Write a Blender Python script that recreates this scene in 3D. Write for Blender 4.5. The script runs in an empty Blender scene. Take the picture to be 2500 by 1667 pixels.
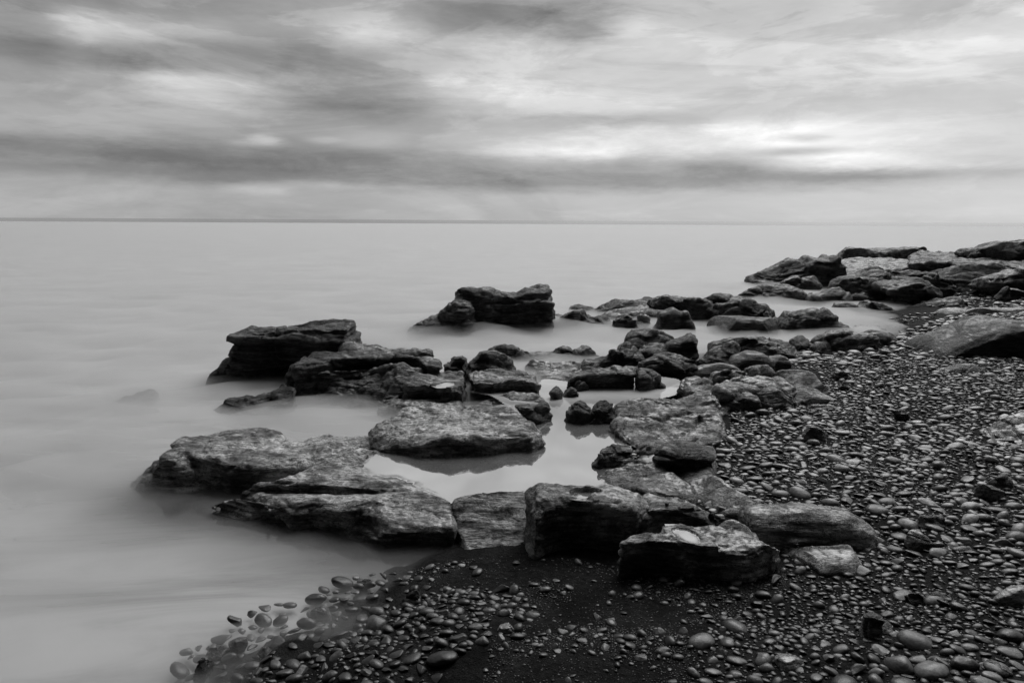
import bpy, bmesh, math, random
import numpy as np
from mathutils import Matrix, Vector

S = bpy.context.scene
COL = S.collection
R = math.radians
rng = np.random.default_rng(7)
random.seed(7)

# ------------------------------------------------------------------ camera
F = 1667.0                     # focal length in pixels of the 2500 wide photograph (24 mm lens)
H = 2.0                        # eye height above the water
PITCH, ROLL = R(10.05), R(0.30)
cam_d = bpy.data.cameras.new('camera'); cam_d.lens = 24.0; cam_d.sensor_width = 36.0
cam_d.clip_start = 0.05; cam_d.clip_end = 60000
cam = bpy.data.objects.new('camera', cam_d); COL.objects.link(cam)
ROT = Matrix.Rotation(math.pi/2 - PITCH, 4, 'X') @ Matrix.Rotation(ROLL, 4, 'Z')
cam.matrix_world = Matrix.Translation((0, 0, H)) @ ROT
S.camera = cam
RM = np.array(ROT.to_3x3())

def ray(px, py):
    v = np.stack([(np.asarray(px, float)-1250)/F, -(np.asarray(py, float)-833.5)/F, -np.ones(np.shape(px))], -1)
    return v @ RM.T
def on_z(px, py, z):
    d = ray(px, py); t = (np.asarray(z, float)-H)/d[..., 2]
    p = d*t[..., None]; p[..., 2] += H
    return p
def on_y(px, py, Y):
    d = ray(px, py); t = Y/d[..., 1]
    p = d*t[..., None]; p[..., 2] += H
    return p
def to_px(P):
    q = (np.asarray(P, float)-np.array([0, 0, H])) @ RM
    w = np.maximum(-q[..., 2], 1e-3)
    return 1250+F*q[..., 0]/w, 833.5-F*q[..., 1]/w

# ------------------------------------------------------------------ render settings
S.render.engine = 'CYCLES'
c = S.cycles
c.use_denoising = True
try: c.denoiser = 'OPENIMAGEDENOISE'
except Exception: pass
c.max_bounces = 6; c.diffuse_bounces = 2; c.glossy_bounces = 3; c.transparent_max_bounces = 12
c.transmission_bounces = 2; c.volume_bounces = 3
c.caustics_reflective = False; c.caustics_refractive = False
S.view_settings.view_transform = 'Standard'; S.view_settings.look = 'None'
S.view_settings.exposure = 0.0; S.view_settings.gamma = 1.0

# ------------------------------------------------------------------ node helper
class NT:
    def __init__(self, tree): self.t = tree; self.t.nodes.clear()
    def n(self, typ, **kw):
        o = self.t.nodes.new(typ)
        for k, v in kw.items(): setattr(o, k, v)
        return o
    def set(self, inp, v):
        if hasattr(v, 'is_output') or isinstance(v, bpy.types.NodeSocket): self.t.links.new(v, inp)
        elif v is not None: inp.default_value = v
    def m(self, op, a, b=None, c_=None, clamp=False):
        o = self.n('ShaderNodeMath', operation=op); o.use_clamp = clamp
        self.set(o.inputs[0], a)
        if b is not None: self.set(o.inputs[1], b)
        if c_ is not None: self.set(o.inputs[2], c_)
        return o.outputs[0]
    def comb(self, x, y, z):
        o = self.n('ShaderNodeCombineXYZ')
        for i, v in enumerate((x, y, z)): self.set(o.inputs[i], v)
        return o.outputs[0]
    def noise(self, vec, scale, detail=4, rough=.55, dist=0.0, off=None):
        if off is not None:
            a = self.n('ShaderNodeVectorMath', operation='ADD'); self.set(a.inputs[0], vec); a.inputs[1].default_value = off; vec = a.outputs[0]
        o = self.n('ShaderNodeTexNoise'); self.set(o.inputs['Vector'], vec)
        o.inputs['Scale'].default_value = scale; o.inputs['Detail'].default_value = detail
        o.inputs['Roughness'].default_value = rough; o.inputs['Distortion'].default_value = dist
        return o.outputs['Fac']
    def vscale(self, vec, s):
        a = self.n('ShaderNodeVectorMath', operation='MULTIPLY'); self.set(a.inputs[0], vec); a.inputs[1].default_value = s
        return a.outputs[0]
    def ramp(self, v, a, b, c0=0.0, c1=1.0, smooth=True):
        o = self.n('ShaderNodeMapRange'); o.clamp = True
        if smooth: o.interpolation_type = 'SMOOTHSTEP'
        self.set(o.inputs[0], v); self.set(o.inputs[1], a); self.set(o.inputs[2], b); self.set(o.inputs[3], c0); self.set(o.inputs[4], c1)
        return o.outputs[0]
    def grey(self, v): return self.comb(v, v, v)
    def link(self, a, b): self.t.links.new(a, b)

# ------------------------------------------------------------------ world: long exposure overcast sky
SUN_EL, SUN_AZ = R(48), R(24)          # azimuth clockwise from the view direction (+Y)
W = bpy.data.worlds.new("World"); S.world = W; W.use_nodes = True
def build_world():
    t = NT(W.node_tree)
    tc = t.n('ShaderNodeTexCoord'); sep = t.n('ShaderNodeSeparateXYZ'); t.link(tc.outputs['Generated'], sep.inputs[0])
    x, y, z = sep.outputs
    u = t.m('ARCTAN2', x, y); v = t.m('ARCSINE', z)
    zz = t.m('ADD', t.m('MAXIMUM', z, 0.0), 0.13)
    P = t.comb(t.m('DIVIDE', x, zz), t.m('DIVIDE', y, zz), 0.0)      # cloud deck plane
    Q = t.comb(u, t.m('MULTIPLY', v, 5.0), 0.0)                       # streaks along the horizon
    wA = t.m('SUBTRACT', t.noise(Q, 3.6, 8, .66), .5)
    wB = t.m('SUBTRACT', t.noise(Q, 4.2, 8, .66, off=(7, 3, 2)), .5)
    uw = t.m('ADD', u, t.m('MULTIPLY', wA, .22)); vw = t.m('ADD', v, t.m('MULTIPLY', wB, .05))
    base = t.ramp(u, -.75, .75, .585, .80)
    n1 = t.m('SUBTRACT', t.noise(P, .8, 7, .6, .4), .5)
    n2 = t.m('SUBTRACT', t.noise(t.vscale(Q, (1, .62, 1)), 4.0, 8, .62, .6, off=(3, 1, 0)), .5)
    n3 = t.m('SUBTRACT', t.noise(t.vscale(Q, (.8, .9, 1)), 8.0, 6, .62, .3, off=(9, 4, 1)), .5)
    hi = t.ramp(v, .02, .30, .35, 1.0)
    acc = t.m('ADD', base, t.m('MULTIPLY', t.m('MULTIPLY', n1, .22), hi))
    acc = t.m('ADD', acc, t.m('MULTIPLY', t.m('MULTIPLY', n2, .24), hi))
    acc = t.m('ADD', acc, t.m('MULTIPLY', t.m('MULTIPLY', n3, .12), hi))
    e1 = t.ramp(t.noise(t.vscale(Q, (1, .75, 1)), 2.3, 10, .60, .7, off=(2, 8, 5)), .47, .56, -.5, .5)
    e2 = t.ramp(t.noise(t.vscale(Q, (1, .8, 1)), 5.2, 9, .62, .5, off=(6, 1, 8)), .49, .58, -.5, .5)
    acc = t.m('ADD', acc, t.m('MULTIPLY', t.m('MULTIPLY', e1, .085), hi))
    acc = t.m('ADD', acc, t.m('MULTIPLY', t.m('MULTIPLY', e2, .06), hi))
    # px, py, half width px, half height px, amplitude (display), softness warp
    blobs = [(190, 75, 40, 45, .11), (300, 72, 75, 36, .12), (480, 72, 50, 14, .09), (930, 62, 85, 34, .12), (700, 80, 180, 40, .10),
             (500, 222, 150, 26, .16), (450, 205, 60, 10, .06), (648, 340, 26, 8, .18), (615, 350, 40, 6, .10), (785, 343, 30, 6, .09), (900, 345, 60, 14, .09),
             (1550, 348, 210, 22, .17), (1350, 378, 110, 12, .12), (2010, 335, 170, 34, .17), (2120, 385, 150, 22, .15), (1800, 310, 60, 14, .12),
             (2300, 415, 110, 12, .10), (1230, 120, 280, 45, .09), (1330, 250, 230, 24, .13), (1150, 215, 140, 18, .10), (2250, 130, 180, 30, .07),
             (850, 238, 135, 32, -.14), (920, 255, 90, 12, -.08), (1180, 50, 190, 28, -.17), (1400, 55, 70, 35, -.17), (450, 25, 420, 22, -.05),
             (260, 365, 420, 18, -.12), (700, 375, 300, 40, -.06), (600, 425, 600, 15, -.09), (1300, 405, 420, 15, -.10), (1700, 440, 420, 16, -.14), (2150, 425, 250, 10, -.12), (1350, 458, 250, 14, -.05),
             (1950, 368, 90, 7, -.22), (1960, 336, 40, 6, -.13), (130, 130, 220, 16, -.10), (900, 125, 260, 20, -.12), (500, 140, 260, 20, -.12), (300, 290, 260, 30, .05),
             (640, 464, 50, 9, .08), (840, 450, 110, 8, .07), (1500, 300, 250, 12, -.06), (1250, 500, 1400, 35, .03), (60, 520, 500, 60, .08), (1740, 410, 60, 9, -.08)]
    wC = t.m('SUBTRACT', t.noise(t.vscale(Q, (1, .8, 1)), 7.5, 9, .7, .4, off=(4, 4, 9)), .5)
    for (px, py, hw, hh, amp) in blobs:
        d = ray(px, py); d = d/np.linalg.norm(d)
        u0 = math.atan2(d[0], d[1]); v0 = math.asin(d[2])
        k = math.cos(u0)**2
        su, sv = hw/F*k*1.15, hh/F*math.cos(u0)*1.15
        fa = 1.0 if hw > 90 else .45
        uu = t.m('ADD', u, t.m('MULTIPLY', wA, .22*fa)); vv = t.m('ADD', v, t.m('MULTIPLY', wB, .05*fa*min(1, hh/22)))
        a = t.m('DIVIDE', t.m('SUBTRACT', uu, u0), su); b = t.m('DIVIDE', t.m('SUBTRACT', vv, v0), sv)
        r2 = t.m('ADD', t.m('MULTIPLY', a, a), t.m('MULTIPLY', b, b))
        g = t.m('POWER', 2.0, t.m('MULTIPLY', t.m('POWER', t.m('MAXIMUM', t.m('ADD', r2, t.m('MULTIPLY', wC, 3.2)), 0.0), 1.25), -.75))
        acc = t.m('ADD', acc, t.m('MULTIPLY', g, amp))
    acc = t.m('MINIMUM', t.m('MAXIMUM', acc, .3), 1.0)
    lin = t.m('POWER', acc, 2.2)
    # sky dimmed behind the camera, out of view, so facing rock sides stay dark
    back = t.ramp(y, -.25, .5, .025, 1.0)
    zen = t.ramp(z, .35, .9, 1.0, .9)
    lin = t.m('MULTIPLY', t.m('MULTIPLY', lin, back), zen)
    sky = t.n('ShaderNodeTexSky', sky_type='NISHITA'); sky.sun_disc = False
    sky.sun_elevation = SUN_EL; sky.sun_rotation = SUN_AZ; sky.dust_density = 3.0
    bw = t.n('ShaderNodeRGBToBW'); t.link(sky.outputs[0], bw.inputs[0])
    veil = t.m('MULTIPLY', t.m('MINIMUM', bw.outputs[0], 12.0), .1*.08)   # what the deck lets through of the blue sky
    veil = t.m('MULTIPLY', veil, back)
    tot = t.m('ADD', t.m('MULTIPLY', lin, .97), veil)
    bg = t.n('ShaderNodeBackground'); t.link(t.grey(tot), bg.inputs[0]); bg.inputs[1].default_value = 1.0
    out = t.n('ShaderNodeOutputWorld'); t.link(bg.outputs[0], out.inputs[0])
build_world()

sun_d = bpy.data.lights.new('sun', 'SUN'); sun_d.energy = 1.9; sun_d.angle = R(42); sun_d.color = (1, 1, 1)
sun = bpy.data.objects.new('sun', sun_d); COL.objects.link(sun)
sd = Vector((math.sin(SUN_AZ)*math.cos(SUN_EL), math.cos(SUN_AZ)*math.cos(SUN_EL), math.sin(SUN_EL)))
sun.rotation_euler = sd.to_track_quat('Z', 'Y').to_euler()

# ------------------------------------------------------------------ numpy noise
_perm = rng.permutation(256).astype(np.int64); _perm = np.concatenate([_perm, _perm, _perm])
_g = rng.normal(size=(256, 3)); _g /= np.linalg.norm(_g, axis=1)[:, None]
def perlin(P):
    P = np.asarray(P, float); i = np.floor(P).astype(np.int64); f = P-i; i &= 255
    w = f*f*f*(f*(f*6-15)+10)
    out = 0
    for dx in (0, 1):
        wx = w[:, 0] if dx else 1-w[:, 0]
        a = _perm[(i[:, 0]+dx) & 255]
        for dy in (0, 1):
            wy = w[:, 1] if dy else 1-w[:, 1]
            b = _perm[a+((i[:, 1]+dy) & 255)]
            for dz in (0, 1):
                wz = w[:, 2] if dz else 1-w[:, 2]
                g = _g[_perm[b+((i[:, 2]+dz) & 255)] & 255]
                out = out + wx*wy*wz*(g[:, 0]*(f[:, 0]-dx)+g[:, 1]*(f[:, 1]-dy)+g[:, 2]*(f[:, 2]-dz))
    return out*1.5
def fbm(P, octv=4, gain=.5, lac=2.03):
    a, s, o = 1.0, 1.0, 0
    for k in range(octv):
        o = o + a*perlin(P*s + 17.3*k); a *= gain; s *= lac
    return o

# ------------------------------------------------------------------ materials
def mat(name):
    m = bpy.data.materials.new(name); m.use_nodes = True
    return m, NT(m.node_tree)

def rock_material(name, lo, hi, wet, weed=False):
    m, t = mat(name)
    geo = t.n('ShaderNodeNewGeometry'); pos = geo.outputs['Position']
    oi = t.n('ShaderNodeObjectInfo')
    tone = t.n('ShaderNodeSeparateColor'); t.link(oi.outputs['Color'], tone.inputs[0])
    strat = t.noise(t.vscale(pos, (1.2, 3.5, 13)), 2.2, 7, .68, .6)
    lay = t.noise(t.vscale(pos, (1.2, 6, 24)), 3.2, 7, .66, .8, off=(3, 7, 1))
    big = t.noise(pos, 2.3, 5, .6)
    grain = t.noise(pos, 60, 4, .7)
    speck = t.noise(pos, 22, 4, .7, off=(5, 5, 5))
    v = t.m('ADD', t.m('MULTIPLY', big, .5), t.m('MULTIPLY', strat, .5))
    v = t.ramp(v, .42, .58, 0, 1)
    col = t.m('ADD', lo, t.m('MULTIPLY', v, hi-lo))
    sp = t.ramp(speck, .57, .70, 1.0, .5)
    col = t.m('MULTIPLY', t.m('MULTIPLY', col, sp), t.ramp(grain, .3, .7, .78, 1.2))
    # barnacle and weed patches: a real dark crust with its own edges
    crust = t.noise(t.vscale(pos, (1, 2.4, 3)), 4.5, 9, .72, 1.0, off=(11, 2, 4))
    col = t.m('MULTIPLY', col, t.ramp(crust, .50, .60, 1.0, .5))
    # thin dark bedding cracks
    ln = t.noise(t.vscale(pos, (1, 4.5, 5)), 2.0, 7, .62, 1.6, off=(8, 8, 1))
    line = t.ramp(t.m('ABSOLUTE', t.m('SUBTRACT', ln, .5)), .002, .016, 0, 1)
    ln2 = t.noise(t.vscale(pos, (1, 2.5, 2.5)), 5.0, 7, .66, 1.2, off=(1, 5, 9))
    line2 = t.ramp(t.m('ABSOLUTE', t.m('SUBTRACT', ln2, .47)), .002, .02, 0, 1)
    crk = t.m('MULTIPLY', line, line2)
    col = t.m('MULTIPLY', col, t.m('ADD', .22, t.m('MULTIPLY', crk, .78)))
    col = t.m('MULTIPLY', col, tone.outputs[0])
    h = t.m('ADD', t.m('MULTIPLY', lay, .9), t.m('MULTIPLY', grain, .22))
    h = t.m('ADD', t.m('ADD', h, t.m('MULTIPLY', crk, .25)), t.m('MULTIPLY', speck, .42)); h = t.m('ADD', h, t.m('MULTIPLY', crust, .5))
    b = t.n('ShaderNodeBump'); b.inputs['Strength'].default_value = .9; b.inputs['Distance'].default_value = .035
    t.link(h, b.inputs['Height'])
    p = t.n('ShaderNodeBsdfPrincipled')
    t.link(t.grey(col), p.inputs['Base Color']); t.link(b.outputs[0], p.inputs['Normal'])
    t.set(p.inputs['Roughness'], t.ramp(big, .35, .65, .42, .62)); p.inputs['Specular IOR Level'].default_value = .5
    # water film lying on the flat tops, in pools shaped by noise
    nz = t.n('ShaderNodeSeparateXYZ'); t.link(geo.outputs['Normal'], nz.inputs[0])
    flat = t.ramp(nz.outputs[2], .86, .975, 0, 1)
    pat = t.noise(t.vscale(pos, (1.0, 2.2, 1)), 2.4, 6, .6, .6, off=(1, 9, 3))
    film = t.m('MULTIPLY', flat, t.ramp(pat, .44, .58, 0, wet))
    film = t.m('MULTIPLY', film, t.ramp(speck, .45, .62, 1, .1))
    gl = t.n('ShaderNodeBsdfGlossy'); gl.inputs['Roughness'].default_value = .42; gl.inputs['Color'].default_value = (.8, .8, .8, 1)
    b2 = t.n('ShaderNodeBump'); b2.inputs['Strength'].default_value = .12; b2.inputs['Distance'].default_value = .01; t.link(speck, b2.inputs['Height']); t.link(b2.outputs[0], gl.inputs['Normal'])
    mx = t.n('ShaderNodeMixShader'); t.link(film, mx.inputs[0]); t.link(p.outputs[0], mx.inputs[1]); t.link(gl.outputs[0], mx.inputs[2])
    out = t.n('ShaderNodeOutputMaterial'); t.link(mx.outputs[0], out.inputs[0])
    return m
M_ROCK = rock_material('wet_sandstone', .055, .42, .14)
M_DARK = rock_material('dark_sandstone', .015, .115, .10)
M_PALE = rock_material('pale_sandstone', .2, .5, .2)

def pebble_material():
    m, t = mat('beach_pebble')
    geo = t.n('ShaderNodeNewGeometry'); pos = geo.outputs['Position']
    at = t.n('ShaderNodeAttribute'); at.attribute_name = 'tone'; at.attribute_type = 'GEOMETRY'
    oi = t.n('ShaderNodeObjectInfo'); sc = t.n('ShaderNodeSeparateColor'); t.link(oi.outputs['Color'], sc.inputs[0])
    tone = t.m('MULTIPLY', at.outputs['Fac'], sc.outputs[0])
    g = t.noise(pos, 45, 4, .65); vein = t.noise(t.vscale(pos, (1, 1, 3)), 18, 3, .6, 1.5)
    col = t.m('MULTIPLY', tone, t.ramp(g, .3, .7, .7, 1.3))
    col = t.m('MULTIPLY', col, t.ramp(vein, .4, .6, .75, 1.2))
    b = t.n('ShaderNodeBump'); b.inputs['Strength'].default_value = .3; b.inputs['Distance'].default_value = .006; t.link(g, b.inputs['Height'])
    p = t.n('ShaderNodeBsdfPrincipled'); t.link(t.grey(col), p.inputs['Base Color']); t.link(b.outputs[0], p.inputs['Normal'])
    t.set(p.inputs['Roughness'], t.ramp(vein, .3, .7, .30, .5)); p.inputs['Specular IOR Level'].default_value = .55
    out = t.n('ShaderNodeOutputMaterial'); t.link(p.outputs[0], out.inputs[0])
    return m
M_PEB = pebble_material()

def sand_material():
    m, t = mat('dark_wet_sand')
    geo = t.n('ShaderNodeNewGeometry'); pos = geo.outputs['Position']
    g = t.noise(pos, 140, 3, .8); b_ = t.noise(pos, 3, 5, .6); f = t.noise(pos, 30, 5, .7)
    grit = t.ramp(g, .58, .70, 1, 4.5)
    col = t.m('MULTIPLY', t.ramp(b_, .3, .7, .010, .030), t.m('MULTIPLY', grit, t.ramp(f, .3, .7, .6, 1.3)))
    b = t.n('ShaderNodeBump'); b.inputs['Strength'].default_value = .9; b.inputs['Distance'].default_value = .04
    t.link(t.m('ADD', t.m('MULTIPLY', g, .3), f), b.inputs['Height'])
    p = t.n('ShaderNodeBsdfPrincipled'); t.link(t.grey(col), p.inputs['Base Color']); t.link(b.outputs[0], p.inputs['Normal'])
    p.inputs['Roughness'].default_value = .75; p.inputs['Specular IOR Level'].default_value = .05
    out = t.n('ShaderNodeOutputMaterial'); t.link(p.outputs[0], out.inputs[0])
    return m
M_SAND = sand_material()

def sea_material():
    m, t = mat('long_exposure_sea')
    geo = t.n('ShaderNodeNewGeometry'); pos = geo.outputs['Position']
    n = t.noise(t.vscale(pos, (.45, 1.5, 1)), .9, 7, .66, 1.2)
    n2 = t.noise(t.vscale(pos, (.02, .06, 1)), 1.0, 5, .6, .4)
    col = t.m('MULTIPLY', t.ramp(n, .36, .62, .22, .62), t.ramp(n2, .3, .7, .9, 1.06))
    d = t.n('ShaderNodeBsdfDiffuse'); t.link(t.grey(col), d.inputs[0])
    gl = t.n('ShaderNodeBsdfGlossy'); gl.inputs['Color'].default_value = (.84, .84, .84, 1); gl.inputs['Roughness'].default_value = .12
    lw = t.n('ShaderNodeLayerWeight'); lw.inputs[0].default_value = .5
    fac = t.ramp(lw.outputs['Facing'], .3, .95, .25, .80, smooth=False)
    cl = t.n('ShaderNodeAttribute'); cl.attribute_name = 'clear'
    c2 = t.m('SUBTRACT', 1.0, t.m('MULTIPLY', cl.outputs['Fac'], .93))  # closeness to the shelf front lowers the sea's diffuse colour and gloss
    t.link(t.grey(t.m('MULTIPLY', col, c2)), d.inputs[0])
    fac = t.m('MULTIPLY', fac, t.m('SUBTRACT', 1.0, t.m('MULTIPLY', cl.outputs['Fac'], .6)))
    mx = t.n('ShaderNodeMixShader'); t.link(fac, mx.inputs[0]); t.link(d.outputs[0], mx.inputs[1]); t.link(gl.outputs[0], mx.inputs[2])
    out = t.n('ShaderNodeOutputMaterial'); t.link(mx.outputs[0], out.inputs[0])
    return m
M_SEA = sea_material()

def pool_material(margin):
    m, t = mat('still_pool_water')
    geo = t.n('ShaderNodeNewGeometry'); pos = geo.outputs['Position']
    n = t.noise(t.vscale(pos, (1, 1.6, 1)), 1.6, 4, .55, .5)
    d = t.n('ShaderNodeBsdfDiffuse'); t.link(t.grey(t.ramp(n, .3, .7, .7, .85)), d.inputs[0])
    gl = t.n('ShaderNodeBsdfGlossy'); gl.inputs['Color'].default_value = (.92, .92, .92, 1); gl.inputs['Roughness'].default_value = .05
    mx = t.n('ShaderNodeMixShader'); sp = t.n('ShaderNodeSeparateXYZ'); t.link(pos, sp.inputs[0]); t.link(t.ramp(sp.outputs[1], 6.4, 7.3, .86, .35), mx.inputs[0]); t.link(d.outputs[0], mx.inputs[1]); t.link(gl.outputs[0], mx.inputs[2])
    if margin:
        at = t.n('ShaderNodeAttribute'); at.attribute_name = 'depth'
        tr = t.n('ShaderNodeBsdfTransparent'); m2 = t.n('ShaderNodeMixShader')
        t.link(t.ramp(at.outputs['Fac'], -.002, .018, .25, 1), m2.inputs[0]); t.link(tr.outputs[0], m2.inputs[1]); t.link(mx.outputs[0], m2.inputs[2]); mx = m2
    out = t.n('ShaderNodeOutputMaterial'); t.link(mx.outputs[0], out.inputs[0])
    return m
M_POOL = pool_material(True); M_PUDDLE = pool_material(False)

def mist_material(dens):
    m, t = mat('sea_mist')
    v = t.n('ShaderNodeVolumePrincipled'); v.inputs['Color'].default_value = (.90, .90, .90, 1)
    v.inputs['Density'].default_value = dens; v.inputs['Anisotropy'].default_value = .35
    out = t.n('ShaderNodeOutputMaterial'); t.link(v.outputs[0], out.inputs['Volume'])
    return m
M_MIST = mist_material(3.2)

# ------------------------------------------------------------------ mesh helpers
def mesh_np(name, V, Fc, smooth=True):
    me = bpy.data.meshes.new(name)
    V = np.asarray(V, np.float32)
    if isinstance(Fc, np.ndarray):
        k = Fc.shape[1]
        me.vertices.add(len(V)); me.vertices.foreach_set('co', V.ravel())
        me.loops.add(Fc.size); me.loops.foreach_set('vertex_index', Fc.ravel().astype(np.int32))
        me.polygons.add(len(Fc)); me.polygons.foreach_set('loop_start', np.arange(0, Fc.size, k, dtype=np.int32))
        me.update(calc_edges=True); me.validate()
    else:
        me.from_pydata(V.tolist(), [], Fc)
    if smooth: me.polygons.foreach_set('use_smooth', np.ones(len(me.polygons), bool))
    return me
def put(name, me, m, label=None, cat=None, group=None, kind=None, loc=None, tone=1.0, parent=None):
    o = bpy.data.objects.new(name, me); COL.objects.link(o)
    if m and not me.materials: me.materials.append(m)
    if label: o['label'] = label
    if cat: o['category'] = cat
    if group: o['group'] = group
    if kind: o['kind'] = kind
    if loc is not None: o.location = loc
    o.color = (tone, tone, tone, 1)
    if parent: o.parent = parent
    return o

def in_poly(x, y, poly):
    poly = np.asarray(poly, float); x = np.asarray(x); y = np.asarray(y)
    r = np.zeros(x.shape, bool); j = len(poly)-1
    for i in range(len(poly)):
        xi, yi = poly[i]; xj, yj = poly[j]
        if yi != yj:
            r ^= ((yi > y) != (yj > y)) & (x < (xj-xi)*(y-yi)/(yj-yi)+xi)
        j = i
    return r

# ------------------------------------------------------------------ ground: beach, sand and sea bed in one sheet
CP = [(300, 1680, -.06), (430, 1620, -.04), (560, 1620, .0), (600, 1560, -.02), (720, 1600, .05), (760, 1510, -.02), (850, 1480, .015), (860, 1420, -.05), (960, 1400, -.01), (1000, 1440, .03),
      (1100, 1400, .03), (1200, 1400, .06), (1100, 1480, .10), (1350, 1420, .09), (1500, 1430, .11), (1800, 1430, .13), (2000, 1420, .17), (2150, 1400, .19), (2400, 1300, .25),
      (620, 1460, -.16), (500, 1500, -.2), (760, 1400, -.16), (450, 1560, -.15), (850, 1370, -.14), (700, 1340, -.25), (700, 1460, -.12), (560, 1540, -.10), (790, 1450, -.07), (700, 1650, .06), (900, 1620, .12), (1150, 1560, .13), (1400, 1620, .16), (1700, 1600, .18), (2000, 1640, .22), (2450, 1640, .28), (2450, 1500, .26), (2200, 1200, .24), (2000, 1150, .21), (2000, 1050, .19), (2450, 1100, .28), (2700, 1200, .32),
      (1850, 1100, .17), (1800, 1000, .14), (1900, 980, .14), (2000, 900, .12), (2300, 900, .22), (2450, 950, .27), (2100, 860, .08), (2250, 850, .16), (2000, 870, .07), (1940, 862, .03), (1900, 845, -.10), (1980, 838, -.04), (2100, 810, -.05), (2180, 800, .0),
      (2250, 790, .07), (2330, 780, .16), (2470, 780, .28), (2300, 750, .05), (2250, 740, -.04), (2300, 710, .08), (2400, 700, .25), (2470, 690, .35), (2470, 660, .4), (2700, 700, .6), (2700, 900, .5), (2330, 705, .1),
      (2470, 640, .3), (2350, 630, -.2), (2200, 640, -.3), (2200, 690, -.25), (1900, 740, -.35), (2050, 760, -.3), (1700, 790, -.25), (1500, 800, -.3), (1400, 830, -.3), (1200, 850, -.3),
      (1500, 700, -.6), (1000, 700, -1.0), (2000, 590, -1.2), (2400, 570, -1.0), (600, 750, -1.2), (300, 900, -.8), (300, 1100, -.6), (200, 1300, -.5), (100, 1650, -.35), (500, 1300, -.4), (700, 1330, -.25), (900, 1380, -.10), (-600, 1300, -.9), (-300, 800, -1.5),
      (900, 1030, -.2), (1200, 1150, -.02), (1000, 1150, -.02), (1450, 1100, -.02), (1450, 1000, .0), (1600, 950, .0), (1650, 970, .04), (1150, 1000, -.2), (700, 950, -.4), (1750, 920, .02), (1000, 900, -.2), (1300, 950, -.05),
      (1560, 1100, .13), (1600, 1105, .14), (1600, 1150, .12), (1750, 1180, .13), (1750, 1300, .13), (2000, 1330, .17)]
_cp = np.array(CP, float)
_cpw = on_z(_cp[:, 0], _cp[:, 1], _cp[:, 2])
_cq = np.stack([_cpw[:, 0]/_cpw[:, 1]*1.6, np.log(_cpw[:, 1])*1.35], -1)
def terrain(x, y, rough=True):
    x = np.asarray(x, float); y = np.asarray(y, float); sh = x.shape; x = x.ravel(); y = y.ravel()
    yy = np.maximum(y, 1.6)
    q = np.stack([x/yy*1.6, np.log(yy)*1.35], -1)
    z = np.zeros(len(x))
    for s in range(0, len(x), 40000):
        qq = q[s:s+40000]
        d2 = ((qq[:, None, :]-_cq[None])**2).sum(-1)+.0012
        w = d2**-1.9
        z[s:s+40000] = (w*_cp[:, 2]).sum(1)/w.sum(1)
    if rough:
        P = np.stack([x, y, np.zeros_like(x)], -1)
        z = z + .018*fbm(P*1.7, 3) + .006*perlin(P*9)
    return z.reshape(sh)

def axis(lo, hi, fine, n, k):
    t = np.linspace(-1, 1, n); s = np.sinh(t*k)/np.sinh(k)
    return s
gx = np.sinh(np.linspace(-1, 1, 520)*4.2)/np.sinh(4.2)*60 + 2.0
gy = np.concatenate([np.linspace(-6, 1.5, 30)[:-1], np.geomspace(1.5, 90, 420)])
GX, GY = np.meshgrid(gx, gy)
GZ = terrain(GX, GY)
V = np.stack([GX.ravel(), GY.ravel(), GZ.ravel()], -1)
nx, ny = len(gx), len(gy)
ii = (np.arange(ny-1)[:, None]*nx+np.arange(nx-1)[None]).ravel()
Q4 = np.stack([ii, ii+1, ii+nx+1, ii+nx], -1)
put('beach_ground', mesh_np('beach_ground', V, Q4), M_SAND, kind='structure')

# sea sheet to the horizon; its colour is darkened in a band before the near shelf
SEA_Z = -.015
SHELF_LINE = np.array([(380,1215),(480,1262),(640,1275),(800,1312),(950,1350),(1150,1385),(1350,1400)], float)
def shelf_front(x, y):
    """0 far from the shelf, 1 right in front of it"""
    w = on_z(SHELF_LINE[:, 0], SHELF_LINE[:, 1], np.zeros(len(SHELF_LINE)))[:, :2]
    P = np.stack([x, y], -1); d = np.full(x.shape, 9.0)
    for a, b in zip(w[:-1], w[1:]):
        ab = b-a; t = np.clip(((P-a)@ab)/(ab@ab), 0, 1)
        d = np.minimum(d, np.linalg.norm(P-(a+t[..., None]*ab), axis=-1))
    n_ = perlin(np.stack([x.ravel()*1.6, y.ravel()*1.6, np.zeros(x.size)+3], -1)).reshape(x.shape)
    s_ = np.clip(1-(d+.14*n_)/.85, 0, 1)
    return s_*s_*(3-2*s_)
def big_axis(n, half, k): return np.sinh(np.linspace(-1, 1, n)*k)/np.sinh(k)*half
sx, sy = big_axis(330, 30000, 11.5), big_axis(400, 30000, 10.5)+3.2
SX, SY = np.meshgrid(sx, sy); ns = len(sx)
V = np.stack([SX.ravel(), SY.ravel(), np.full(SX.size, SEA_Z)], -1)
ii = (np.arange(len(sy)-1)[:, None]*ns+np.arange(ns-1)[None]).ravel()
me = mesh_np('sea_water', V, np.stack([ii, ii+1, ii+ns+1, ii+ns], -1), False)
at = me.attributes.new('clear', 'FLOAT', 'POINT'); at.data.foreach_set('value', shelf_front(SX, SY).ravel().astype(np.float32))
put('sea_water', me, M_SEA, kind='structure')

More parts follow.
